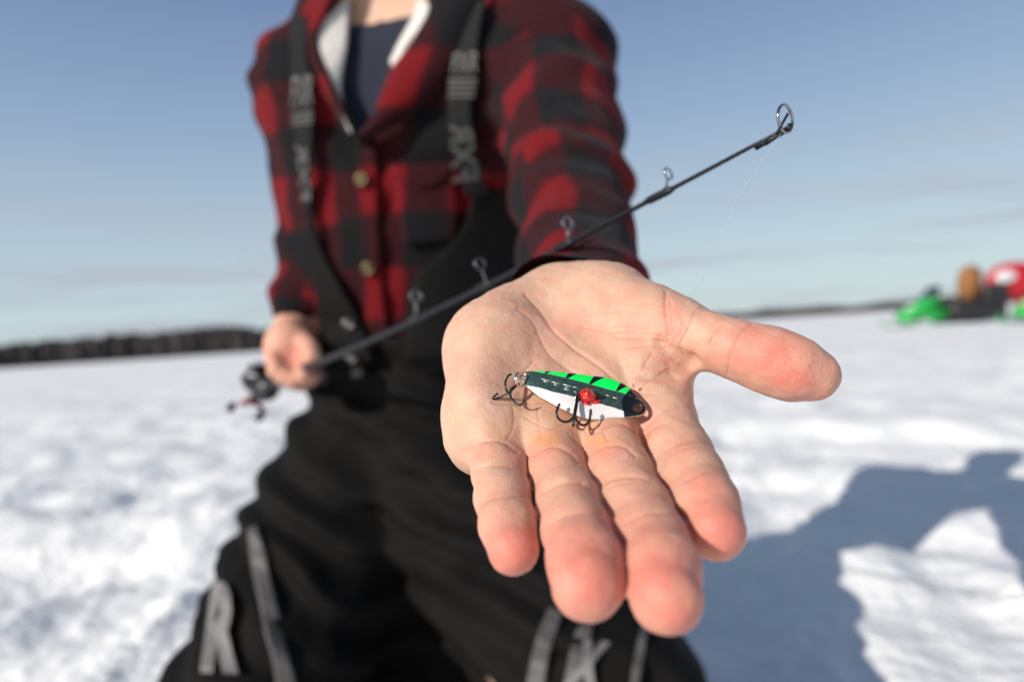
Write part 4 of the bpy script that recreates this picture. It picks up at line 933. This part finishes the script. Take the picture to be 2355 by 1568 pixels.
spk = fbm(P3 * 2300 + 5, 2)
col[:] = teal * (1 + .3 * base_n)[:, None] + np.clip(spk - .3, 0, 1)[:, None] * np.array([.3, .33, .22]); metal[:] = .55
w_ = inpoly(ax3, ay3 + nzb, WH); col[w_] = (.74, .70, .68); metal[w_] = 0
gl_ = inpoly(ax3, ay3 + nzb * .3, GL); col[gl_] = (.0, .86, .10); metal[gl_] = 0
for Wd in ([(812, 120), (805, 156), (790, 190), (765, 228), (800, 205), (872, 164), (900, 120)], [(1120, 150), (1105, 180), (1075, 240), (1040, 306), (1095, 272), (1215, 188), (1260, 140)],
           [(1460, 150), (1443, 203), (1400, 280), (1368, 330), (1410, 330), (1590, 213), (1650, 150)], [(1830, 200), (1797, 278), (1755, 350), (1712, 442), (1765, 402), (1888, 322), (1990, 200)]):
    k = inpoly(ax3, ay3, Wd); col[k] = (.004, .004, .005); metal[k] = 0
k = inpoly(ax3, ay3, NOSE) | (inpoly(ax3, ay3, [(1925, 345), (1905, 385), (1860, 440), (2200, 560), (2200, 200), (1925, 200)]) & (ax3 > 1870)); col[k] = (.004, .004, .005); metal[k] = 0
ln_ = dpoly(ax3, ay3, [(780, 192), (1100, 272), (1400, 332), (1700, 400), (1860, 440), (2080, 515)]) < 5; gr = ln_ & (spk > .02); col[gr] = (.75, .72, .55); metal[gr] = 1
ed = (ldist < .00022) & (ay3 > 330) & (np.hypot(lx - hole1[0], ly - hole1[1]) > .0024); col[ed] = (.55, .38, .2); metal[ed] = .8
gd2 = inpoly(ax3, ay3, [(440, 150), (530, 150), (560, 215), (520, 330), (440, 300)]); col[gd2] = (.62, .50, .32); metal[gd2] = 1
nV = len(P3); back = P3 - LN * .0009
# side wall from boundary edges
eds = np.concatenate([np.stack([lf[:, i], lf[:, (i + 1) % 4]], -1) for i in range(4)]); es = np.sort(eds, 1); uq, ix, ct = np.unique(es, axis=0, return_index=True, return_counts=True)
bd = eds[ix[ct == 1]]; wall = np.stack([bd[:, 1], bd[:, 0], bd[:, 0] + nV, bd[:, 1] + nV], -1)
pm = bpy.data.materials.new('painted_spoon'); pm.use_nodes = True; n = pm.node_tree; b = n.nodes['Principled BSDF']
a1 = n.nodes.new('ShaderNodeAttribute'); a1.attribute_name = 'paint'; a2 = n.nodes.new('ShaderNodeAttribute'); a2.attribute_name = 'metalness'
n.links.new(a1.outputs[0], b.inputs['Base Color']); n.links.new(a2.outputs['Fac'], b.inputs['Metallic']); b.inputs['Roughness'].default_value = .32; b.inputs['Coat Weight'].default_value = .5; b.inputs['Coat Roughness'].default_value = .08
tcx = n.nodes.new('ShaderNodeTexCoord'); nzx = n.nodes.new('ShaderNodeTexNoise'); nzx.inputs['Scale'].default_value = 2500; bpx = n.nodes.new('ShaderNodeBump'); bpx.inputs['Distance'].default_value = .00004
n.links.new(tcx.outputs['Object'], nzx.inputs['Vector']); n.links.new(nzx.outputs[0], bpx.inputs['Height']); n.links.new(bpx.outputs[0], b.inputs['Normal'])
ff = np.concatenate([lf, lf[:, ::-1] + nV, wall])
nn = normals(P3, lf)
if (nn @ LN).mean() < 0: ff = ff[:, ::-1]
blade = mesh_obj('spoon_blade', c2w(np.concatenate([P3, back])), ff, pm, lure)
color_attr(blade, 'paint', np.concatenate([col, np.tile([[.5, .38, .2]], (nV, 1))])); color_attr(blade, 'metalness', np.concatenate([np.repeat(metal[:, None], 3, 1), np.ones((nV, 3))]))
# embossed letters in the silver band; edge glints painted as bright horizontal strokes
EMB = mat('emboss_glint', (.95, .93, .86), .25, metal=.3, var=(500, .1)); EMBD = mat('embossed_teal', (.09, .15, .13), .3, metal=.6, var=(900, .3))
from math import floor
kd_x, kd_y = ax3, ay3
def blade_pt(x, y, up=.0003):
    i = np.argmin((kd_x - x) ** 2 + (kd_y - y) ** 2); return P3[i] + LN * up
def strokes(segs, r, mt, name):
    m = MB()
    for s in segs: m.tube([c2w(blade_pt(x, y, .00005)) for x, y in s], r, 6)
    m.build(name, mt, blade)
strokes([[(752, 274), (800, 290), (858, 304)], [(778, 308), (824, 318)], [(880, 316), (930, 332), (985, 346)], [(910, 352), (950, 360)], [(1032, 350), (1080, 362), (1138, 376)], [(1058, 384), (1105, 392)], [(1042, 412), (1115, 424)], [(1165, 378), (1215, 388)], [(1185, 440), (1215, 446)],
         [(1600, 464), (1645, 476)], [(1692, 490), (1755, 506)]], .00012, EMB, 'lettering')
strokes([[(770, 278), (745, 345)], [(895, 320), (870, 378)], [(985, 346), (965, 360), (948, 362), (975, 388)], [(1050, 354), (1030, 412)], [(1185, 380), (1165, 440)], [(1560, 450), (1535, 520)], [(1645, 476), (1620, 560)], [(1755, 506), (1735, 575)], [(1600, 464), (1575, 535), (1620, 560)]], .00008, EMBD, 'lettering')
# split ring
RINGM = mat('split_ring_steel', (.72, .70, .68), .14, metal=1, var=(400, .06)); m = MB(); rcn = lp(*L4(962, 345), .0022)
axr = np.array([.80, .12, -.58]); 
for k in (-1, 0, 1):
    m.torus(c2w(rcn + axr * .00035 * k), W3(axr),   .0026, .00026, 30, 8, ax2=UV)
m.build('split_ring', RINGM, lure)
HOOK = mat('black_nickel', (.012, .013, .015), .25, metal=.6, coat=.5, var=(500, .3))
def hook_curve(m, pts, r):
    q = catmull(pts, 6); k = len(q); rr = [r] * k
    for i in range(7): rr[k - 1 - i] = r * (.10 + .15 * i if i < 3 else .95)
    for i in range(3): rr[k - 1 - i] = r * (.12 + .45 * i)
    if k > 7: rr[k - 4] = r * 1.45; rr[k - 5] = r * 1.0
    m.tube([c2w(x) for x in q], rr, 8)
    # barb
    a = q[-5]; bdir = q[-8] - q[-3]; bdir = bdir / np.linalg.norm(bdir); sdv = np.cross(bdir, LN); sdv = sdv / np.linalg.norm(sdv)
    return a, bdir, sdv
def barb(m, a, bd, sd, s, r): m.tube([c2w(a), c2w(a + bd * .0009 + sd * s * .00075)], [r * .8, r * .12], 6)
def H4(x, y, h): return lp(*L4(x, y), h * .8 - .0009)
def H5(x, y, h): return lp(*L5(x, y), h * .8 - .0002)
m = MB(); r = .00038
m.tube([c2w(H4(860, 500, .0022)), c2w(H4(760, 590, .0024)), c2w(H4(645, 690, .0024))], [.0005, .00062, .00058], 10)
m.torus(c2w(H4(910, 462, .0022)), W3(np.array([.4, .8, -.3])), .00062, .00030, 20, 8)
for pts, sgn in (([H4(650, 690, .0024), H4(600, 640, .0030), H4(572, 560, .0036), H4(560, 430, .0042), H4(600, 310, .0040), H4(660, 230, .0034), H4(742, 183, .0028)], -1),
                 ([H4(650, 690, .0024), H4(560, 745, .0016), H4(430, 815, .0004), H4(300, 868, -.0002), H4(232, 872, .0006), H4(240, 822, .0020), H4(300, 762, .0032), H4(378, 714, .0042)], 1),
                 ([H4(660, 690, .0024), H4(690, 760, .0018), H4(750, 880, .0008), H4(840, 980, .0004), H4(940, 1034, .0006), H4(1020, 1010, .0014), H4(1060, 950, .0022), H4(1108, 880, .0030)], -1)):
    a, bdv, sdv = hook_curve(m, pts, r); barb(m, a, bdv, sdv, sgn, r)
m.build('treble_hook', HOOK, lure)
r = .00044
m = MB()
m.tube([c2w(H5(720, 300, .0038)), c2w(H5(690, 480, .0046)), c2w(H5(650, 700, .0050)), c2w(H5(625, 860, .0050))], [.00042, .00058, .00066, .0006], 10)
m.torus(c2w(H5(690, 420, .0030)), W3(np.array([.2, .3, -.9])), .0009, .0003, 18, 8)
for pts, sgn in (([H5(628, 800, .0050), H5(590, 870, .0046), H5(520, 930, .0042), H5(420, 948, .0042), H5(320, 908, .0044), H5(262, 830, .0050), H5(248, 740, .0056), H5(280, 640, .0062), H5(320, 545, .0066)], -1),
                 ([H5(640, 800, .0050), H5(670, 900, .0046), H5(730, 980, .0042), H5(820, 1022, .0042), H5(905, 985, .0046), H5(955, 900, .0052), H5(970, 790, .0060), H5(985, 660, .0066)], 1),
                 ([H5(640, 700, .0050), H5(625, 860, .0056), H5(608, 980, .0064), H5(600, 1035, .0074), H5(606, 990, .0086), H5(622, 880, .0092)], 1)):
    a, bdv, sdv = hook_curve(m, pts, r); barb(m, a, bdv, sdv, sgn, r)
m.build('treble_hook', HOOK, lure)
# red eye bead with a small foil tail, its loop
REDF = mat('red_foil', (.62, .012, .006), .18, metal=.35, coat=.9, bump=(900, .0006, 1), var=(900, .5)); m = MB()
bc = H5(900, 400, .0030); W_ = lambda v_: W3(v_)
m.ball(c2w(bc), W3(E1) * .0030, W3(E2) * .0030, W3(LN) * .0023, 2, .22)
m.ball(c2w(H5(1090, 520, .0022)), W3(E1) * .0016 - W3(E2) * .0007, W3(E2) * .0009, W3(LN) * .0006, 2, .35); m.ball(c2w(H5(900, 565, .0022)), W3(E1) * .0016, W3(E2) * .0006, W3(LN) * .0006, 2, .35)
m.build('red_bead', REDF, lure, smooth=False)
m = MB(); m.torus(c2w(H5(1145, 385, .0030)), W3(np.array([.1, .9, -.3])), .0011, .00034, 22, 8, ax2=RV, squash=.8); m.tube([c2w(H5(1000, 430, .0026)), c2w(H5(1080, 400, .0028))], .0004, 8); m.build('wire_loop', HOOK, lure)
m = MB(); m.torus(c2w(H5(690, 450, .0028)), W3(np.array([.85, .1, -.5])), .0016, .0003, 22, 8); m.ball(c2w(H5(750, 520, .0024)), RV * .0007, UV * .0007, F * .0007, 2); m.build('split_ring', RINGM, lure)
